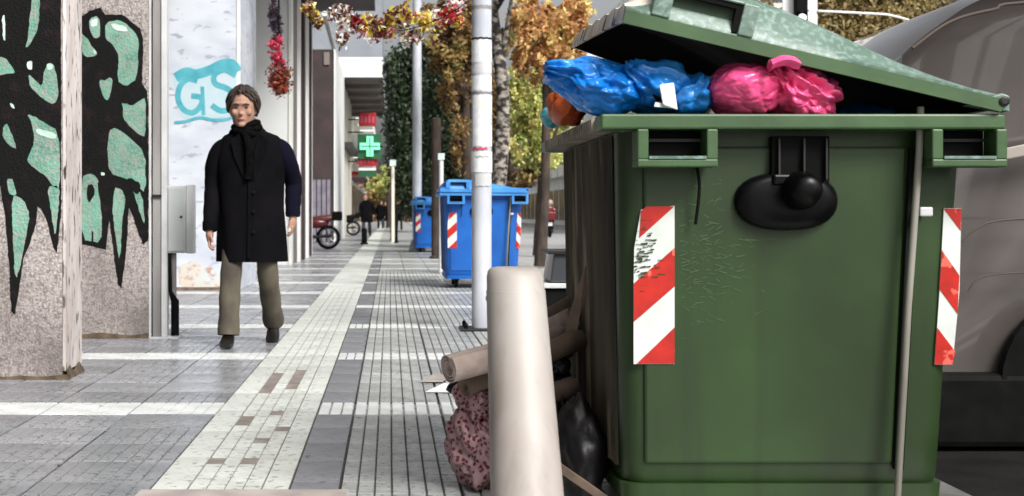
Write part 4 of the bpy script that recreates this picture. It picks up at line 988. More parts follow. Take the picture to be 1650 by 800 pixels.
obj('sign_plate', MB().box(wx(626, 48), wx(637, 48), 48, 48.05, wz(254, 48), wz(228, 48)), m_white_spray, o)
obj('sign_red', MB().box(wx(627, 48), wx(636, 48), 47.97, 47.999, wz(252, 48), wz(245, 48)), m_signred, o)
# traffic light
YT = 24.0
tl = thing('traffic_light', (wx(1288, YT), YT, -.12), 'black traffic light with a white lamp above the right part of the bin lid', 'traffic light')
obj('pole', MB().lathe((wx(1306, YT), YT + .15, -.12), [(.06, 0), (.06, 5.5)], 12), m_gw2, tl, smooth=True)
obj('back_board', MB().box(wx(1262, YT), wx(1318, YT), YT + .03, YT + .06, wz(46, YT), wz(-60, YT)), m_gw2, tl)
obj('housing', MB().box(wx(1279, YT), wx(1298, YT), YT - .15, YT + .029, wz(39, YT), wz(-50, YT)), m_rubber, tl, bevel=.02)
obj('lens', MB().lathe((wx(1288.5, YT), YT - .16, wz(31, YT)), [(.06, .01), (.07, 0), (.05, -.02)], 14, 'Y'), m_white_lamp, tl)
obj('visor', MB().box(wx(1281, YT), wx(1296, YT), YT - .27, YT - .151, wz(22, YT), wz(20, YT)), m_rubber, tl)
a = MB().tube(arc_pts([P(1318, 18, 24), P(1400, 22, 24.5), P(1440, 26, 25), P(1490, 44, 25.5), P(1560, 90, 26)], 5), .02, 8)
obj('mast_arm', a, m_gw2, tl, smooth=True)

# ------------------------------------------------------------------ foliage
def leaf_cloud(name, blobs, n, size, m_, parent=None, label=None, cat=None, spread=.28, seed=1, tintbias=0.0, gap=.35, org=None, loc=None, cbias=None):
    r_ = np.random.default_rng(seed); pts = []; tints = []; sizes = []
    tot = sum(b[1][0] * b[1][1] * b[1][2] for b in blobs) ** 1.0
    for c_, rad in blobs:
        k_ = max(60, int(n * rad[0] * rad[1] * rad[2] / tot)); nc = max(8, k_ // 60)
        d = r_.normal(size=(nc, 3)); d /= np.linalg.norm(d, axis=1)[:, None]
        cc = np.array(c_) + d * np.array(rad) * (r_.uniform(.35, 1.0, (nc, 1)) ** .6)
        ct = r_.uniform(0, 1, nc); ids = r_.integers(0, nc, k_)
        p = cc[ids] + r_.normal(size=(k_, 3)) * np.array(rad) * spread * .6
        pts.append(p); tints.append(np.clip(ct[ids] * .65 + r_.uniform(0, .35, k_) + tintbias, 0, 1)); sizes.append(r_.uniform(.6, 1.35, k_) * size)
    p = np.concatenate(pts); ti = np.concatenate(tints); sz = np.concatenate(sizes); k_ = len(p)
    if cbias is not None:
        fav = r_.choice([0.05, .2, .2, .48, .75, .0, .0, .8, .3], 2); ti = np.where(r_.uniform(0, 1, k_) < .7, r_.choice(fav, k_), r_.uniform(0, 1, k_))
    a1 = r_.normal(size=(k_, 3)); a1 /= np.linalg.norm(a1, axis=1)[:, None]
    a2 = np.cross(a1, r_.normal(size=(k_, 3))); a2 /= np.linalg.norm(a2, axis=1)[:, None]
    L = a1 * sz[:, None]; Wd = a2 * sz[:, None] * .5
    v = np.stack([p - L, p + Wd, p + L, p - Wd], 1).reshape(-1, 3)
    o_ = np.array(ORG[parent.as_pointer()]) if parent is not None else (np.array(loc) if loc is not None else p.mean(0))
    v = v - o_
    me = bpy.data.meshes.new(name); me.vertices.add(4 * k_); me.loops.add(4 * k_); me.polygons.add(k_)
    me.vertices.foreach_set('co', v.ravel()); me.loops.foreach_set('vertex_index', np.arange(4 * k_))
    me.polygons.foreach_set('loop_start', np.arange(k_) * 4); me.polygons.foreach_set('loop_total', np.full(k_, 4))
    at = me.attributes.new('tint', 'FLOAT', 'FACE'); at.data.foreach_set('value', ti)
    me.update(); me.materials.append(m_)
    o = bpy.data.objects.new(name, me); C.objects.link(o)
    if parent is not None: o.parent = parent
    else: o.location = tuple(o_)
    ORG[o.as_pointer()] = Vector(o_)
    if label: tag(o, label, cat)
    return o
def tree(base, h, r, trunk_pts, blobs, n, size, ml_, mb_, label, group=None, seed=1, spread=.28, limbs=5):
    t = thing('street_tree', base, label, 'tree', group); rr_ = random.Random(seed)
    b = MB(); pts = arc_pts([Vector(base) + Vector(p) for p in trunk_pts], 6)
    k_ = len(pts)
    b.tube(pts, [r * (1.25 - .75 * i / (k_ - 1)) * (1 + .08 * rr_.uniform(-1, 1)) for i in range(k_)], 12)
    tr = obj('trunk', b, mb_, t, smooth=True)
    for i in range(limbs):
        s_ = pts[int(k_ * (.5 + .45 * i / limbs))]; c_ = Vector(rr_.choice(blobs)[0]); e_ = s_.lerp(c_, .8) + Vector((rr_.uniform(-.3, .3), rr_.uniform(-.3, .3), .2))
        obj('limb', MB().tube(arc_pts([s_, s_.lerp(e_, .5) + Vector((0, 0, rr_.uniform(-.1, .25))), e_], 5), [r * .45 * (1 - .075 * q) for q in range(11)], 7), mb_, tr, smooth=True)
    leaf_cloud('crown', blobs, n, size, ml_, t, spread=spread, seed=seed)
    return t
# dark trees on the kerb line
def B(px, py, Y, rpx, rpy, dy=.9): s_ = Y / F; return (tuple(P(px, py, Y)), (rpx * s_, dy, rpy * s_))
tree((1.0, 46, 0), 7, .14, [(0, 0, 0), (.05, 0, 2), (0, 0, 5)], [B(655, 150, 46, 30, 60), B(650, 230, 46, 26, 60), B(690, 140, 46, 26, 70), B(662, 300, 46, 22, 40), B(690, 230, 46, 24, 60), B(640, 120, 46, 18, 40), B(675, 95, 46, 26, 30)], 34000, .075, m_leaf_dark, m_bark, 'dense dark green tree left of the second lamp post', seed=2, spread=.42)
tree((1.3, 38, 0), 7, .14, [(0, 0, 0), (.05, 0, 2), (0, 0, 5)], [B(715, 160, 38, 26, 60), B(722, 230, 38, 26, 50), B(700, 280, 38, 20, 36), B(738, 280, 38, 20, 30)], 30000, .065, m_leaf_dark, m_bark, 'dark tree between the second lamp post and the sticker covered post', seed=3, spread=.42)
tree((1.6, 31, 0), 7, .12, [(0, 0, 0), (.1, 0, 2), (0, 0, 5.5)], [B(725, 70, 31, 36, 40), B(745, 30, 31, 30, 40), B(700, 90, 31, 22, 22), B(735, 130, 31, 28, 50), B(742, 230, 31, 14, 50), B(700, 30, 31, 24, 30), B(770, 60, 31, 20, 60)], 12000, .06, m_leaf_brown, m_bark, 'reddish brown leafed tree left of the sticker covered post', seed=4)
tree((1.60, 21, 0), 6, .115, [(.05, 0, 0), (.02, 0, 1.2), (.10, 0, 2.6), (-.08, 0, 4.2), (-.2, 0, 6)], [B(800, -70, 21, 40, 40), B(845, -40, 21, 40, 40), B(812, 70, 22, 18, 20)], 3500, .05, m_leaf_brown, m_bark_pale, 'tree with a mottled pale and dark trunk right of the sticker covered post', seed=5)
tree((2.9, 27, -.1), 6, .10, [(0, 0, 0), (.1, 0, 2), (.1, 0, 4.5)], [B(872, 60, 27, 34, 40), B(905, 90, 27, 30, 40), B(860, 100, 27, 24, 34), B(850, 20, 27, 30, 26), B(905, 20, 27, 30, 26), B(925, 60, 27, 22, 40), B(940, 10, 27, 24, 22), B(835, 60, 27, 16, 50)], 11000, .058, m_leaf_orange, m_bark, 'orange leafed autumn tree left of the bin lid', seed=6)
tree((3.6, 34, -.1), 6, .12, [(0, 0, 0), (.1, 0, 2), (.1, 0, 4.5)], [B(895, 130, 34, 36, 36), B(850, 170, 34, 30, 40), B(870, 210, 34, 30, 34), B(905, 180, 34, 24, 30), B(846, 232, 34, 26, 36), B(928, 150, 34, 22, 30), B(880, 250, 34, 30, 26), B(835, 140, 34, 16, 40)], 16000, .06, m_leaf_yg, m_bark, 'yellow green tree low behind the orange tree', seed=7)
tree((3.7, 44, -.1), 6, .14, [(0, 0, 0), (.1, 0, 2), (.1, 0, 4.5)], [B(862, 262, 44, 22, 30), B(880, 220, 44, 26, 24), B(835, 290, 44, 30, 14), B(800, 200, 44, 26, 70)], 14000, .07, m_leaf_brown, m_bark, 'brownish tree low above the near blue bin', seed=8)
tree((12.0, 36, 0), 9, .22, [(0, 0, 0), (.1, 0, 3), (0, 0, 6)], [B(1370, 40, 36, 80, 46, 1.4), B(1440, 20, 36, 80, 50, 1.4), B(1480, 60, 36, 60, 40, 1.4), B(1380, -40, 36, 120, 60, 1.6), B(1250, -50, 36, 70, 30, 1)], 34000, .07, m_leaf_tan, m_bark, 'tan and yellow tree above the right side of the bin lid', seed=9)
tree((8.6, 40, 0), 9, .2, [(0, 0, 0), (.1, 0, 3), (0, 0, 5)], [B(1222, 14, 40, 22, 18, 1), B(1150, -30, 40, 60, 30, 1)], 3000, .06, m_leaf_tan, m_bark, 'brown leafed treetop just left of the traffic light', seed=10)
tree((1.5, 75, 0), 7, .16, [(0, 0, 0), (0, 0, 2), (0, 0, 5)], [B(640, 200, 75, 20, 50, 1.5), B(655, 260, 75, 26, 40, 1.5), B(668, 180, 75, 26, 60, 1.5)], 6000, .12, m_leaf_dark, m_bark, 'dark tree beyond the thin pale post', seed=11)
tree((-.1, 95, 0), 5, .14, [(0, 0, 0), (0, 0, 1.5), (0, 0, 3)], [B(608, 300, 95, 18, 14, 1.5), B(622, 285, 95, 14, 16, 1.5), B(598, 292, 95, 14, 12, 1)], 3500, .10, m_leaf_yg, m_bark, 'small olive green tree behind the far pedestrians', seed=12)
tree((3.4, 70, 0), 7, .2, [(0, 0, 0), (0, 0, 2), (0, 0, 5)], [B(730, 230, 70, 30, 60, 2), B(760, 150, 70, 40, 60, 2), B(720, 150, 70, 30, 60, 2), B(700, 300, 70, 30, 20, 2)], 14000, .13, m_leaf_brown, m_bark, 'far brown tree between the lamp posts', seed=13)

# flower garland
def garland():
    t = thing('flower_garland', P(640, 55, 12.5), 'string of white, yellow and pink flowers hanging across the pavement', 'garland')
    pth = [P(470, -30, 13), P(503, 12, 13), P(545, 26, 13), P(590, 42, 12.8), P(640, 50, 12.5), (P(690, 38, 12)), P(735, 16, 11.6), P(762, -6, 11.1)]
    cp = arc_pts(pth, 8)
    cord = obj('cord', MB().tube(cp, .004, 6), m_rubber, t)
    segs = [(545, 24, 16, 14), (560, 34, 14, 16), (575, 40, 12, 14), (590, 44, 16, 16), (600, 56, 12, 12), (612, 46, 12, 16), (628, 40, 12, 22), (645, 52, 16, 18), (664, 60, 16, 14), (682, 34, 14, 14), (686, 60, 16, 10), (700, 28, 18, 12), (722, 26, 18, 14), (738, 34, 12, 12), (735, 12, 14, 10), (552, 62, 7, 12), (510, 30, 7, 14), (500, 14, 8, 9), (640, 18, 20, 12), (655, 34, 16, 12)]
    for i, (x, y, rx_, ry_) in enumerate(segs):
        Y = 12.6 + .2 * math.sin(i * 2)
        s_ = Y / F
        leaf_cloud('flower_cluster', [((wx(x, Y), Y, wz(y, Y)), (rx_ * s_, .06, ry_ * s_))], 150, .030, m_garland, t, spread=.5, seed=30 + i, cbias=i)['kind'] = 'stuff'
garland()
t = thing('hanging_ornament', P(450, 150, 18), 'dark red flower ornament hanging beside the white edged pillar', 'ornament')
obj('cord', MB().tube([P(449, -30, 18), P(450, 120, 18)], .012, 6), m_rubber, t)
leaf_cloud('top_tuft', [B(444, 30, 18, 8, 32, .08)], 700, .03, mat('orn_dark', [srgb(40, 30, 44), srgb(70, 50, 66), srgb(30, 24, 34)], .7, attr='tint'), t, seed=51, spread=.5)
leaf_cloud('red_cluster', [B(446, 72, 18, 9, 10, .08), B(447, 96, 18, 9, 10, .08)], 900, .025, m_orn, t, seed=52, spread=.6)
leaf_cloud('brown_cluster', [B(451, 126, 18, 16, 16, .13), B(452, 138, 18, 13, 12, .13)], 1800, .025, m_orn2, t, seed=53, spread=.6)

# ------------------------------------------------------------------ people
def person(base, label, rot=0.0, scale=1.0, coat=m_coat, coat2=m_coat_navy, trous=m_trouser, hair=m_hair, detail=True, mirror=False, group=None, seated=False, helmet=None):
    t = thing('person', base, label, 'person', group)
    O = Vector(base)
    def V(x, y, z): return O + Vector((-x if mirror else x, y, z))
    hx, hy, hz = -.055, -.03, 1.622
    b = MB()
    def loft(rows, n=20, exp=1.0, cap=True, fn=None):
        rs = []
        for (x, y, z, rx_, ry_) in rows:
            rs.append([V(x + rx_ * math.cos(q) * (1 + (fn(q, z) if fn else 0)), y + ry_ * math.sin(q) * (1 + (fn(q, z) if fn else 0)), z) for q in [2 * math.pi * j / n for j in range(n)]])
        return rs
    # head
    rs = []
    for (dz, rx_, ryf, ryb) in ((-.118, .022, .052, .01), (-.108, .042, .072, .03), (-.09, .054, .082, .05), (-.06, .063, .086, .066), (-.03, .069, .086, .082), (0, .073, .086, .092), (.03, .075, .088, .098), (.06, .074, .084, .098), (.09, .064, .068, .084), (.11, .046, .046, .062), (.12, .02, .02, .03)):
        rs.append([V(hx + rx_ * math.cos(q), hy - .005 + (-(ryf) if math.sin(q) < 0 else ryb) * abs(math.sin(q)), hz + dz) for q in [2 * math.pi * j / 24 for j in range(24)]])
    b.rings(rs)
    b.hexa([V(hx - .010, hy - .088, hz - .038), V(hx + .010, hy - .088, hz - .038), V(hx + .014, hy - .07, hz - .038), V(hx - .014, hy - .07, hz - .038), V(hx - .006, hy - .092, hz + .022), V(hx + .006, hy - .092, hz + .022), V(hx + .010, hy - .07, hz + .022), V(hx - .010, hy - .07, hz + .022)])
    b.ell(V(hx, hy - .104, hz - .030), (.014, .014, .011)); b.ell(V(hx, hy - .088, hz + .030), (.052, .012, .010)); b.ell(V(hx, hy - .082, hz - .094), (.022, .016, .014))
    for s_ in (-1, 1):
        b.ell(V(hx + s_ * .076, hy + .005, hz - .002), (.010, .018, .028)); b.ell(V(hx + s_ * .040, hy - .072, hz - .020), (.022, .018, .022))
    b.ell(V(hx, hy - .088, hz - .064), (.022, .010, .008))
    for i_ in range(len(b.v)):  # slightly larger head
        p_ = b.v[i_]; c0 = V(hx, hy, hz); b.v[i_] = c0 + (p_ - c0) * 1.15
    b.rings(loft([(0, .01, 1.40, .10, .08), (-.02, .0, 1.47, .062, .062), (-.045, -.01, 1.55, .056, .060), (hx, hy, 1.60, .05, .05)]))
    b.rings(loft([(0, 0, .84, .15, .11), (0, 0, .95, .165, .12), (0, 0, 1.08, .15, .105), (0, .0, 1.28, .175, .11), (0, .01, 1.38, .16, .09), (0, .01, 1.44, .08, .07)]))
    def limb(pts, rad): b.tube(arc_pts([V(*p) for p in pts], 5), [rad[0] + (rad[-1] - rad[0]) * i / (5 * (len(pts) - 1)) for i in range(5 * (len(pts) - 1) + 1)], 12)
    if not seated:
        WL, WR = (-.272, -.12, .80), (.285, .03, .895)
        EL, ER = (-.268, .03, 1.10), (.285, .08, 1.12)
        limb([(-.165, 0, 1.36), EL, WL], (.045, .028)); limb([(.165, 0, 1.36), ER, WR], (.045, .028))
        legL = [(-.095, 0, .90), (-.130, -.09, .50), (-.140, -.16, .08)]; legR = [(.095, 0, .90), (.115, -.02, .50), (.130, .30, .13)]
    else:
        WL, WR = (-.27, -.42, 1.02), (.27, -.42, 1.02); EL, ER = (-.28, -.12, 1.10), (.28, -.12, 1.10)
        limb([(-.20, 0, 1.40), EL, WL], (.052, .028)); limb([(.20, 0, 1.40), ER, WR], (.052, .028))
        legL = [(-.11, 0, .88), (-.19, -.40, .80), (-.18, -.36, .36)]; legR = [(.11, 0, .88), (.19, -.40, .80), (.18, -.36, .36)]
    limb(legL, (.085, .045)); limb(legR, (.085, .045))
    # hands
    for (wr, s_) in ((WL, -1), (WR, 1)):
        w = Vector(wr); dn = Vector((0, -.25, -.97)).normalized() if not seated else Vector((0, -1, -.1)).normalized()
        pc_ = w + dn * .055
        b.ell(V(*pc_), (.022, .036, .048)); b.tube([V(*w), V(*pc_)], [.027, .028], 10)
        for k_, (off_, ln) in enumerate(((-.030, .070), (-.010, .080), (.010, .075), (.029, .058))):
            a0 = w + dn * .085 + Vector((0, off_, 0)); a1 = a0 + dn * ln * .5 + Vector((-s_ * .004, 0, 0)); a2 = a1 + dn * ln * .32 + Vector((-s_ * .020, .0, .004)); a3 = a2 + dn * ln * .12 + Vector((-s_ * .018, 0, .010))
            b.tube([V(*a0), V(*a1), V(*a2), V(*a3)], [.0092, .0088, .008, .006], 8)
        a0 = w + dn * .035 + Vector((-s_ * .008, -.026, 0)); a1 = a0 + dn * .032 + Vector((-s_ * .012, -.018, 0)); a2 = a1 + dn * .028 + Vector((-s_ * .010, .002, 0))
        b.tube([V(*a0), V(*a1), V(*a2)], [.012, .010, .008], 8)
    body = obj('body', b, m_skin, t, fix=False)
    rm = body.modifiers.new('r', 'REMESH'); rm.mode = 'VOXEL'; rm.voxel_size = .0065 if detail else .014; rm.use_smooth_shade = True
    sm = body.modifiers.new('s', 'SMOOTH'); sm.iterations = 3; sm.factor = .5
    # clothes
    def fold(q, z):
        w_ = max(0, (1.35 - z)) * .16
        return w_ * (.5 * math.sin(q * 6 + z * 3) + .5 * noise.noise(Vector((math.cos(q) * 2.5, math.sin(q) * 2.5, z * 1.5))))
    HEM = .575 if not seated else .80
    rows = [(0, .01, 1.505, .075, .075), (-.01, .01, 1.475, .115, .095), (-.005, .01, 1.445, .185, .115), (0, .01, 1.415, .215, .120), (0, .005, 1.36, .238, .132), (0, 0, 1.25, .240, .140), (0, 0, 1.10, .232, .140), (0, 0, .95, .226, .148), (.002, .0, .82, .232, .160), (.004, .01, .70, .236, .178), (.005, .02, HEM, .236, .19)]
    rows = [r_ for r_ in rows if r_[2] >= HEM]
    c_ = MB(); rs = loft(rows, 44, fn=fold)
    inner = [[V(0, 0, 0) + (p - V(0, 0, 0)) for p in ring] for ring in loft([(r_[0], r_[1], r_[2], r_[3] - .012, r_[4] - .012) for r_ in rows[::-1]], 44, fn=fold)]
    c_.rings(rs + inner[:5], False, True)
    if mirror: pass
    co = obj('coat', c_, coat, t, smooth=True, fix=True)
    fl = []
    for s_, m_, W_, E_ in ((-1, coat, WL, EL), (1, coat2, WR, ER)):
        e_ = MB(); pts = arc_pts([V(s_ * .165, .01, 1.375), V(s_ * .215, .01, 1.335), V(s_ * .258, .02, 1.24), V(E_[0], E_[1], E_[2]), V((E_[0] + W_[0]) / 2, (E_[1] + W_[1]) / 2, (E_[2] + W_[2]) / 2), V(W_[0], W_[1], W_[2] - .005)], 5)
        k_ = len(pts); e_.tube(pts, [(.060 + .012 * math.sin(min(1, i / 8) * math.pi * .7) - .020 * (i / (k_ - 1)) ** 1.5) * (1 + .05 * math.sin(i * 1.9) * (i / k_)) for i in range(k_)], 16)
        obj('sleeve', e_, m_, co, smooth=True)
        e_ = MB(); e_.tube([V(W_[0], W_[1], W_[2] - .008), V(W_[0], W_[1] + .008, W_[2] + .05)], [.0500, .0525], 16); obj('cuff', e_, m_, co, smooth=True)
    if detail:
        # lapels, front edge, buttons, scarf
        for s_ in (-1, 1):
            l_ = MB(); l_.poly([V(s_ * .03, -.150, 1.12), V(s_ * .105, -.142, 1.30), V(s_ * .13, -.128, 1.40), V(s_ * .07, -.118, 1.46), V(s_ * .035, -.142, 1.34)], (0, .010, 0))
            obj('lapel', l_, coat, co, bevel=.003)
        obj('front_edge', MB().hexa([V(-.012, -.176, .60), V(.012, -.176, .60), V(.012, -.150, .60), V(-.012, -.150, .60), V(-.01, -.150, 1.14), V(.014, -.150, 1.14), V(.014, -.13, 1.14), V(-.01, -.13, 1.14)]), coat, co, bevel=.004)
        for z in (.78, .92, 1.05): obj('button', MB().lathe(V(.03, -.156 - (1.05 - z) * .06, z), [(.012, .0), (.012, -.006), (.004, -.009)], 10, 'Y'), m_rubber, co)
        s_ = MB()
        for k_ in range(3):
            pts = [V(-.03 + (.098 - .012 * k_) * math.cos(q), -.02 + (.095 - .01 * k_) * math.sin(q), 1.462 + .030 * k_ + .012 * math.sin(q * 2 + k_)) for q in [2 * math.pi * j / 24 for j in range(25)]]
            s_.tube(pts, [.023 + .004 * math.sin(j * 1.7 + k_) for j in range(25)], 8)
        s_.tube(arc_pts([V(-.03, -.11, 1.46), V(.0, -.150, 1.38), V(.01, -.158, 1.25), V(.0, -.158, 1.14)], 4), [.03] * 4 + [.034] * 9, 10, sy=.5)
        obj('scarf', s_, m_scarf, t, smooth=True)
        for s_ in (-1, 1):
            obj('eye', MB().ell(V(hx + s_ * .033, hy - .098, hz + .008), (.012, .008, .006), 10, 6), m_eye, body, smooth=True)
            obj('eyebrow', MB().tube([V(hx + s_ * .014, hy - .115, hz + .027), V(hx + s_ * .034, hy - .114, hz + .033), V(hx + s_ * .054, hy - .102, hz + .027)], [.004, .005, .003], 6), m_hair, body)
        obj('mouth', MB().ell(V(hx, hy - .110, hz - .073), (.022, .007, .005), 12, 6), m_lip, body, smooth=True)
    # trousers
    tr_ = MB()
    for L_ in (legL, legR):
        pts = arc_pts([V(*p) for p in L_], 8); k_ = len(pts); e = V(*L_[-1])
        tr_.tube(pts, [(.076 - .006 * i / (k_ - 1)) * (1 + .07 * math.sin(i * 2.1 + L_[0][0] * 30) * (i / k_) + (.10 if i > k_ - 3 else 0)) for i in range(k_)], 18)
    obj('trousers', tr_, trous, t, smooth=True)
    for L_, tilt in ((legL, 0), (legR, -28 if not seated else 0)):
        a_ = L_[-1]; sh = MB(); Rm = Matrix.Rotation(R(-tilt), 3, 'X'); rs = []
        for (dy, rx_, zt, zb) in ((.075, .022, .050, .012), (.06, .036, .075, .0), (.02, .040, .095, .0), (-.03, .042, .085, .004), (-.08, .047, .060, .0), (-.13, .048, .048, .0), (-.18, .040, .040, .004), (-.215, .020, .028, .010)):
            ring = []
            for q in [2 * math.pi * j / 14 for j in range(14)]:
                zz = (zt + zb) / 2 + (zt - zb) / 2 * (1 if math.sin(q) > 0 else 1) * math.copysign(abs(math.sin(q)) ** .7, math.sin(q))
                p = Rm @ Vector((rx_ * math.copysign(abs(math.cos(q)) ** .7, math.cos(q)), dy, zz - (.05 if tilt else 0))) 
                ring.append(V(a_[0] + p.x, a_[1] + p.y - .005, max(0.0, a_[2] - .075 + p.z + (.05 if tilt else 0))))
            rs.append(ring)
        sh.rings(rs); obj('shoe', sh, m_shoe, t, smooth=True)
    # hair
    if helmet is None:
        h_ = MB(); rs = []
        nq = 36
        for i in range(12):
            th = i / 11 * 1.62
            ring = []
            for q in [2 * math.pi * j / nq for j in range(nq)]:
                front = max(0, -math.sin(q)); back = max(0, math.sin(q))
                lim = 1.80 - .98 * front ** 1.5 + .22 * back + .10 * math.sin(q * 5 + 1) * front + .05 * math.sin(q * 13)
                th_ = th / 1.62 * lim
                rr_ = 1.0 + .10 * noise.noise(Vector((math.cos(q) * 3, math.sin(q) * 3, th * 2 + 5))) + .035 * math.sin(q * 14 + th * 3) + .05 * math.sin(th * 1.6)
                ring.append(V(hx + .108 * math.sin(th_) * math.cos(q) * rr_, hy + .002 + .124 * math.sin(th_) * math.sin(q) * rr_ * (1 if math.sin(q) < 0 else .98), hz + .014 + .142 * math.cos(th_) * (1 + .05 * math.cos(q - 1)) + .006 * math.sin(q * 9 + th * 4)))
            rs.append(ring)
        h_.rings(rs[1:], True, False)
        hr = random.Random(12)
        for _ in range(110 if detail else 0):
            q = hr.uniform(0, 6.28); fr_ = max(0, -math.sin(q)); lim = 1.75 - .85 * fr_ ** 1.5; t0 = hr.uniform(.05, .75) * lim; t1 = min(lim * 1.04, t0 + hr.uniform(.3, .7)); pts = []
            for k_ in range(5):
                th = t0 + (t1 - t0) * k_ / 4; qq = q + .25 * (k_ / 4) * (1 if math.cos(q) > -.3 else -1); e_ = 1.02 + .05 * math.sin(k_ / 4 * 3.14) + hr.uniform(0, .02)
                pts.append(V(hx + .110 * e_ * math.sin(th) * math.cos(qq), hy + .002 + .126 * e_ * math.sin(th) * math.sin(qq), hz + .016 + .145 * e_ * math.cos(th)))
            h_.tube(pts, [.006, .009, .009, .007, .002], 5)
        obj('hair', h_, hair, t, smooth=True, solid=.012, fix=True)
    else:
        obj('helmet', MB().ell(V(hx, hy, hz + .03), (.125, .14, .13), 18, 12), helmet, t, smooth=True)
    return t
person((wx(405, 9.7), 9.7, 0), 'man in a long black coat and scarf walking towards the viewer', detail=True)
mbk = m_coat
far_p = [(591, 58, 'pedestrian in a dark coat far down the pavement by the left wall', 1.0, 0), (613, 88, 'distant dark clothed pedestrian left of the pale thin post', 1, 1), (622, 95, 'farthest dark pedestrian in the middle of the pavement', 1, 0), (643, 80, 'distant pedestrian between the pale thin post and the far blue bin', 1, 1)]
m_dktr = mat('trouser_dark', (0.012, 0.012, 0.014), .8, col2=(.02, .02, .022), scale=6)
for px_, Y, lab, s_, mir in far_p:
    person((wx(px_, Y), Y, 0), lab, coat=m_coat, coat2=m_coat, trous=m_dktr, detail=False, mirror=bool(mir), group='pedestrians far down the pavement')

# ------------------------------------------------------------------ motorcycles
def motorcycle(base, label, rot=0.0, body=m_bike_red):
    t = thing('motorcycle', base, label, 'motorcycle'); O = Vector(base)
    def V(x, y, z): return O + Vector((x, y, z))
    for x in (0, -1.28):
        w = obj('wheel', MB().tube([V(x + .265 * math.cos(q), 0, .31 + .265 * math.sin(q)) for q in [2 * math.pi * j / 28 for j in range(29)]], .048, 10), m_rubber, t, smooth=True)
        rim = MB()
        for s_ in (-.03, .03):
            pts = [V(x + .225 * math.cos(q), s_, .31 + .225 * math.sin(q)) for q in [2 * math.pi * j / 24 for j in range(25)]]
            rim.tube(pts, .016, 6)
        for j in range(10):
            q = 2 * math.pi * j / 10; rim.tube([V(x, 0, .31), V(x + .225 * math.cos(q), 0, .31 + .225 * math.sin(q))], .008, 5)
        rim.lathe(V(x, 0, .31), [(.05, -.07), (.06, 0), (.05, .07)], 12, 'Y')
        obj('rim', rim, m_chrome, w)
    obj('side_panel', MB().ell(V(-.32, 0, .68), (.34, .15, .14), 16, 10), body, t, smooth=True)
    obj('tail_cowl', MB().tube([V(-.3, 0, .76), V(.0, 0, .80), V(.22, 0, .86)], [.13, .13, .05], 10, sy=.8), body, t, smooth=True)
    obj('fuel_tank', MB().ell(V(-.72, 0, .80), (.27, .15, .13), 16, 10), body, t, smooth=True)
    obj('seat', MB().tube([V(-.50, 0, .80), V(-.2, 0, .79), V(.08, 0, .84)], [.09, .11, .08], 10, sy=.6), body, t, smooth=True)
    obj('tail_box', MB().box(.10, .34, -.13, .13, .74, .96).__class__().box(base[0] + .10, base[0] + .36, base[1] - .14, base[1] + .14, .74 + base[2], .98 + base[2]), m_rubber, t, bevel=.03)
    obj('engine', MB().ell(V(-.62, 0, .42), (.20, .16, .17), 12, 8), m_umbrella, t, smooth=True)
    f = MB()
    for s_ in (-.08, .08):
        f.tube([V(0, s_, .31), V(-.12, s_, .74), V(-.85, s_, .86)], .018, 7); f.tube([V(0, s_, .31), V(-.5, s_, .36)], .02, 7); f.tube([V(-1.28, s_, .31), V(-1.02, s_, .98)], .022, 7)
    f.tube([V(-.5, -.14, .30), V(.1, -.15, .36)], .04, 8)
    obj('frame', f, m_umbrella, t)
    h = MB(); h.tube(arc_pts([V(-.88, -.36, 1.05), V(-1.0, -.15, 1.02), V(-1.0, .15, 1.02), V(-.88, .36, 1.05)], 4), .014, 7)
    hb = obj('handlebar', h, m_rubber, t)
    for s_ in (-1, 1):
        obj('mirror', MB().ell(V(-.98, s_ * .32, 1.24), (.02, .06, .04), 10, 6), m_rubber, hb); obj('mirror_stem', MB().tube([V(-.96, s_ * .26, 1.04), V(-.98, s_ * .31, 1.22)], .006, 5), m_rubber, hb)
    obj('headlight', MB().ell(V(-1.12, 0, .92), (.08, .09, .09), 12, 8), m_chrome, t, smooth=True)
    obj('mudguard', MB().rings([[V(.345 * math.cos(q), -.07, .31 + .345 * math.sin(q)), V(.345 * math.cos(q), .07, .31 + .345 * math.sin(q)), V(.335 * math.cos(q), .07, .31 + .335 * math.sin(q)), V(.335 * math.cos(q), -.07, .31 + .335 * math.sin(q))] for q in [R(20 + 120 * j / 12) for j in range(13)]]), body, t)
    obj('kickstand', MB().tube([V(-.4, -.1, .3), V(-.48, -.34, .01)], .013, 6), m_rubber, t)
    return t
motorcycle((wx(529, 36.3), 36.3, 0), 'parked motorcycle with dark red seat poking out from behind the taupe pillar')
motorcycle((wx(569, 60), 60, 0), 'farther dark motorcycle parked by the wall near the pedestrian', body=m_rubber)
# scooter and rider on the road
YR = 62; xr = wx(886, YR)
sc = thing('scooter', (xr, YR, -.12), 'red scooter seen from behind on the bright road', 'scooter')
obj('wheel', MB().lathe((xr, YR, .13), [(.14, -.06), (.22, -.06), (.25, 0), (.22, .06), (.14, .06)], 20, 'X'), m_rubber, sc, smooth=True)
obj('wheel', MB().lathe((xr, YR + 1.3, .13), [(.14, -.06), (.22, -.06), (.25, 0), (.22, .06), (.14, .06)], 20, 'X'), m_rubber, sc, smooth=True)
obj('body', MB().rings([[Vector((xr + x_ * w_, YR - .1 + y_, z_)) for x_, w_ in ((-1, .16), (1, .16))] + [Vector((xr + .12, YR + 1.3 + y_ * 0, z_)), Vector((xr - .12, YR + 1.3, z_))] for y_, z_ in ((0, .25), (-.03, .45), (0, .66))]), m_rubber, sc)
obj('top_box', MB().box(xr - .24, xr + .24, YR - .35, YR + .05, .68, 1.02), m_bike_red, sc, bevel=.05)
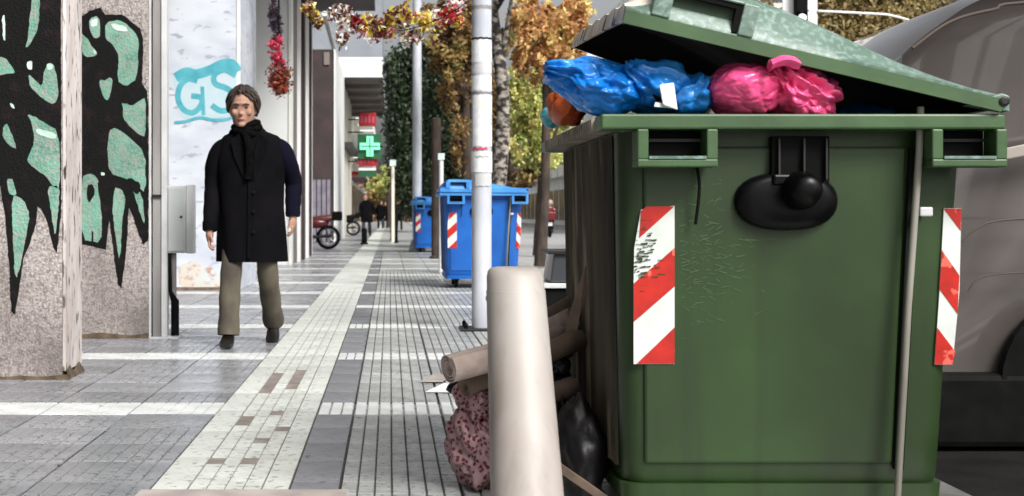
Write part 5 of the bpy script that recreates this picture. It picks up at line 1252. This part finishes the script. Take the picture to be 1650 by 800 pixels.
obj('number_plate', MB().box(xr - .10, xr + .10, YR - .16, YR - .14, .40, .56), m_paper, sc)
obj('tail_light', MB().box(xr - .1, xr + .1, YR - .15, YR - .12, .60, .66), m_signred, sc)
obj('leg_shield', MB().box(xr - .25, xr + .25, YR + 1.0, YR + 1.06, .2, .85), m_bike_red, sc, bevel=.03)
obj('handlebar', MB().tube([(xr - .35, YR + .95, .98), (xr + .35, YR + .95, .98)], .02, 6), m_rubber, sc)
pr_ = person((xr, YR + .35, -.22), 'rider in a red jacket and pale helmet sitting on the scooter', coat=m_bike_red, coat2=m_bike_red, trous=m_dktr, detail=False, seated=True, helmet=m_roll)
pr_.rotation_euler = (0, 0, math.pi)

# ------------------------------------------------------------------ vehicles
def car(base, L, Wd, Hh, m_, label, cat='car', name='parked_car', side=1, wheel_r=.31, prof=None):
    """length along +Y, width along X"""
    t = thing(name, base, label, cat); O = Vector(base)
    prof = prof or [(0, .30), (0, .62), (.10, .80), (.28, .92), (.62, 1.35), (.80, 1.42), (1.7, 1.42), (2.1, 1.36), (2.75, .98), (3.6, .88), (3.95, .70), (4.0, .30)]
    s_ = L / 4.0; hs_ = Hh / 1.42
    rs = []
    for x, k_ in ((-1, .93), (-.93, .985), (0, 1.0), (.93, .985), (1, .93)):
        ring = []
        for y, z in prof:
            tuck = 1 - .16 * max(0, z - .85) / .5
            ring.append(O + Vector((x * Wd / 2 * tuck, (y - 2) * s_ * k_, .2 + (z - .2) * hs_ * (k_ if z > .9 else 1))))
        rs.append(ring)
    b = MB().rings(rs); bd = obj('body', b, m_, t, smooth=True, bevel=.02)
    for x in (-Wd / 2 + .08, Wd / 2 - .08):
        for y in (-.64 * L / 2, .62 * L / 2):
            w = obj('wheel', MB().lathe(O + Vector((x, y, wheel_r)), [(.0, -.11), (wheel_r * .7, -.11), (wheel_r, -.08), (wheel_r, .08), (wheel_r * .7, .11), (0.0, .11)], 22, 'X'), m_rubber, t, smooth=True)
            obj('rim', MB().lathe(O + Vector((x + math.copysign(.112, x), y, wheel_r)), [(.01, math.copysign(.012, x)), (wheel_r * .5, math.copysign(.008, x)), (wheel_r * .64, 0)], 18, 'X'), m_hub, w, smooth=True)
    g = MB(); g.add([O + Vector(p) for p in [(-Wd * .40, (-1.60) * s_, .95 * hs_), (Wd * .40, (-1.60) * s_, .95 * hs_), (Wd * .36, (-1.34) * s_, 1.33 * hs_), (-Wd * .36, (-1.34) * s_, 1.33 * hs_)]], [(0, 1, 2, 3)])
    obj('rear_window', g, m_glass, t, solid=.02, fix=False).location.y -= .10
    for sx_ in (-1, 1):
        g = MB(); x_ = sx_ * (Wd / 2 * .94); x2 = sx_ * (Wd / 2 * .865)
        g.add([O + Vector(p) for p in [(x_, -1.35 * s_, .96 * hs_), (x_, .55 * s_, .98 * hs_), (x2, .1 * s_, 1.34 * hs_), (x2, -1.15 * s_, 1.34 * hs_)]], [(0, 1, 2, 3)])
        obj('side_window', g, m_glass, t, solid=.02, fix=False)
        obj('tail_light', MB().box(O.x + sx_ * Wd * .36 - .1, O.x + sx_ * Wd * .36 + .1, O.y - L / 2 - .01, O.y - L / 2 + .06, O.z + .66, O.z + .82), m_signred, t, bevel=.01)
    obj('number_plate', MB().box(O.x - .25, O.x + .25, O.y - L / 2 - .015, O.y - L / 2 + .01, O.z + .45, O.z + .56), m_paper, t)
    return t
car((3.0 + 1.6, 75, -.12), 4.0, 1.65, 1.45, m_carw, 'white car parked beyond the scooter')
car((2.9, 82, -.12), 4.0, 1.65, 1.45, m_card2, 'dark car far down the road left of the scooter')
car((10.2, 50, -.12), 4.1, 1.7, 1.45, m_carw, 'pale car parked on the far side of the road hidden by the bin')

# taupe van standing across, behind the bin: side faces the camera, rounded nose at left
YVn = 6.0
vt = thing('parked_van', (3.9, YVn + .9, -.12), 'taupe van with rounded end parked behind the right side of the bin', 'van')
out = [(1390, 700), (1385, 560), (1388, 400), (1396, 250), (1408, 160), (1428, 104), (1452, 80), (1490, 48), (1530, 20), (1575, -8), (1640, -30), (1760, -46), (2100, -60), (2700, -60), (2990, -40), (3060, 40), (3090, 200), (3100, 560), (3095, 700)]
def side(f, Yd, k): # ring in side view at depth, slightly shrunk
    cxx, czz = wx(2200, YVn), .55
    rg = []
    for x, y in f:
        X, Z = wx(x, YVn), wz(y, YVn); rg.append(Vector((cxx + (X - cxx) * k, Yd - .12 * max(0, Z - 1.0) * (1 if Yd < YVn + .9 else -1) * -1, czz + (Z - czz) * (k if Z > .6 else 1))))
    return rg
f2 = [(v.x, v.y) for v in arc_pts([Vector((x, y, 0)) for x, y in out], 4)]
b = MB().rings([side(f2, YVn + .05, .955), side(f2, YVn, .985), side(f2, YVn + .02, .998) if False else side(f2, YVn + .12, 1.0), side(f2, YVn + 1.68, 1.0), side(f2, YVn + 1.80, .985), side(f2, YVn + 1.75, .955)])
vb = obj('body', b, m_van, vt, smooth=True)
for xp in (1742, 2760):
    for yy, sg in ((YVn + .12, -1), (YVn + 1.68, 1)):
        x = wx(xp, YVn)
        w = obj('wheel', MB().lathe((x, yy, .185), [(.02, -.11), (.2, -.12), (.285, -.10), (.30, -.06), (.30, .08), (.2, .11), (.02, .11)], 30, 'Y'), m_rubber, vt, smooth=True)
        obj('hub_cap', MB().lathe((x, yy - .125 if sg < 0 else yy + .125, .19), [(.01, 0), (.12, .0), (.18, .01)], 20, 'Y'), m_hub, w)
    x = wx(xp, YVn); q0 = []
    arch = MB(); rs = []
    for j in range(17):
        q = math.pi * j / 16
        rs.append([Vector((x + r_ * math.cos(q), y_, .17 + r_ * math.sin(q) * 1.1)) for r_, y_ in ((.325, YVn - .012), (.345, YVn - .012), (.345, YVn + .03), (.325, YVn + .03))])
    arch.rings(rs); obj('wheel_arch', arch, m_rubber, vt)
    a = MB(); a.poly([(x + .326 * math.cos(math.pi * j / 20), YVn - .006, .17 + .36 * math.sin(math.pi * j / 20)) for j in range(21)], (0, .05, 0)); obj('arch_well', a, m_rubber, vt)
obj('sill_and_shade', MB().box(wx(1392, YVn), wx(3080, YVn), YVn - .014, YVn + 1.8, -.10, .22), m_rubber, vt, bevel=.03)  # black sill runs down to the road, standing in for shade beneath the van
a = MB(); a.poly([P(1433, 110, YVn - .03), P(1452, 84, YVn - .03), P(1450, 106, YVn - .03)] if False else [P(1426, 112, YVn - .012), P(1454, 90, YVn - .012), P(1452, 118, YVn - .012)], (0, .05, 0)); obj('quarter_window', a, m_glass, vt)
a = MB(); a.hexa([P(1600, 262, YVn - .03), P(1760, 232, YVn - .03), P(1760, 232, YVn + .03), P(1600, 262, YVn + .03), P(1600, 243, YVn - .03), P(1760, 210, YVn - .03), P(1760, 210, YVn + .03), P(1600, 243, YVn + .03)])
obj('trim_strip', a, m_van_trim, vt, bevel=.006)
obj('roof_rail', MB().tube(arc_pts([P(1470, 78, YVn - .01), P(1530, 36, YVn + .02), P(1600, 16, YVn + .04), P(1700, 2, YVn + .05), P(2400, -20, YVn + .05)], 6), .007, 8), m_van_crease, vt, smooth=True)
obj('body_crease', MB().tube(arc_pts([P(1550, 392, YVn + .0), P(1575, 368, YVn - .004), P(1620, 355, YVn - .004), P(1760, 350, YVn - .004)], 6), .005, 6), m_van_crease, vt, smooth=True)
obj('body_crease', MB().tube(arc_pts([P(1560, 470, YVn + .0), P(1580, 448, YVn - .004), P(1640, 440, YVn - .004), P(1700, 442, YVn - .004)], 6), .004, 6), m_van_crease, vt, smooth=True)
for x0, x1 in ((1800, 2150), (2200, 2600)):
    a = MB(); a.poly([P(x0, 200, YVn - .016), P(x1, 200, YVn - .016), P(x1 - 20, 50, YVn - .016), P(x0 + 20, 50, YVn - .016)], (0, .05, 0)); obj('side_window', a, m_glass, vt, bevel=.01)
for xp_ in (1790, 2170, 2620):
    obj('door_gap', MB().box(wx(xp_, YVn), wx(xp_, YVn) + .006, YVn - .004, YVn + .02, .25, 1.75), m_rubber, vt)
obj('door_handle', MB().box(wx(1850, YVn), wx(1900, YVn), YVn - .03, YVn, .85, .88), m_rubber, vt, bevel=.005)

# ------------------------------------------------------------------ buildings across the street
def block(x0, x1, y0, y1, h, m_, label, fl=5):
    t = thing('apartment_building', ((x0 + x1) / 2, (y0 + y1) / 2, 0), label, 'building')
    obj('wall', MB().box(x0, x1, y0, y1, 0, h), m_, t)
    obj('cornice', MB().box(x0 - .2, x0 - .001, y0 - .1, y1 + .1, h - .4, h), m_parapet, t)
    nb = int((y1 - y0) / 4)
    for f_ in range(fl):
        z = 4 + f_ * 3.1
        if z + 2.4 > h: break
        for q in range(nb):
            y = y0 + 1 + q * 4
            w = obj('window', MB().box(x0 - .05, x0 - .002, y, y + 2.2, z + .2, z + 2.2), m_win, t)
            obj('balcony', MB().box(x0 - 1.1, x0 - .003, y - .4, y + 2.8, z - .1, z + .75), m_parapet, t)
    for q in range(nb): obj('shop_window', MB().box(x0 - .05, x0 - .002, y0 + .6 + q * 4, y0 + 3.8 + q * 4, .4, 3.0), m_win, t)
    # the end facing the camera
    for f_ in range(fl):
        for q in range(3):
            z = 4 + f_ * 3.1; xx = x0 + 1.4 + q * 4
            if xx + 1.6 < x1 and z + 2.2 < h: obj('window', MB().box(xx, xx + 1.5, y0 - .05, y0 - .002, z + .4, z + 2.0), m_win, t)
    return t
block(15.5, 29, 30, 62, 9, m_gw2, 'low white building across the street at the top right')
block(15.5, 29, 64, 100, 15, m_gw, 'cream apartment building across the street farther away')
block(14.5, 29, 104, 170, 13, m_gw2, 'pale apartment building far down the right side')
block(-9, -3, 140, 220, 13, m_gw2, 'distant pale building closing the left row')
leaf_cloud('far_trees', [((3, 190, 3), (7, 4, 4.5)), ((10, 200, 4), (7, 4, 5)), ((-1, 185, 2.5), (3, 3, 3))], 9000, .35, m_leaf_brown, None, 'far off brownish trees closing the street', 'trees', seed=60)['kind'] = 'stuff'
print('objects', len(bpy.data.objects), 'tiles', ntile)
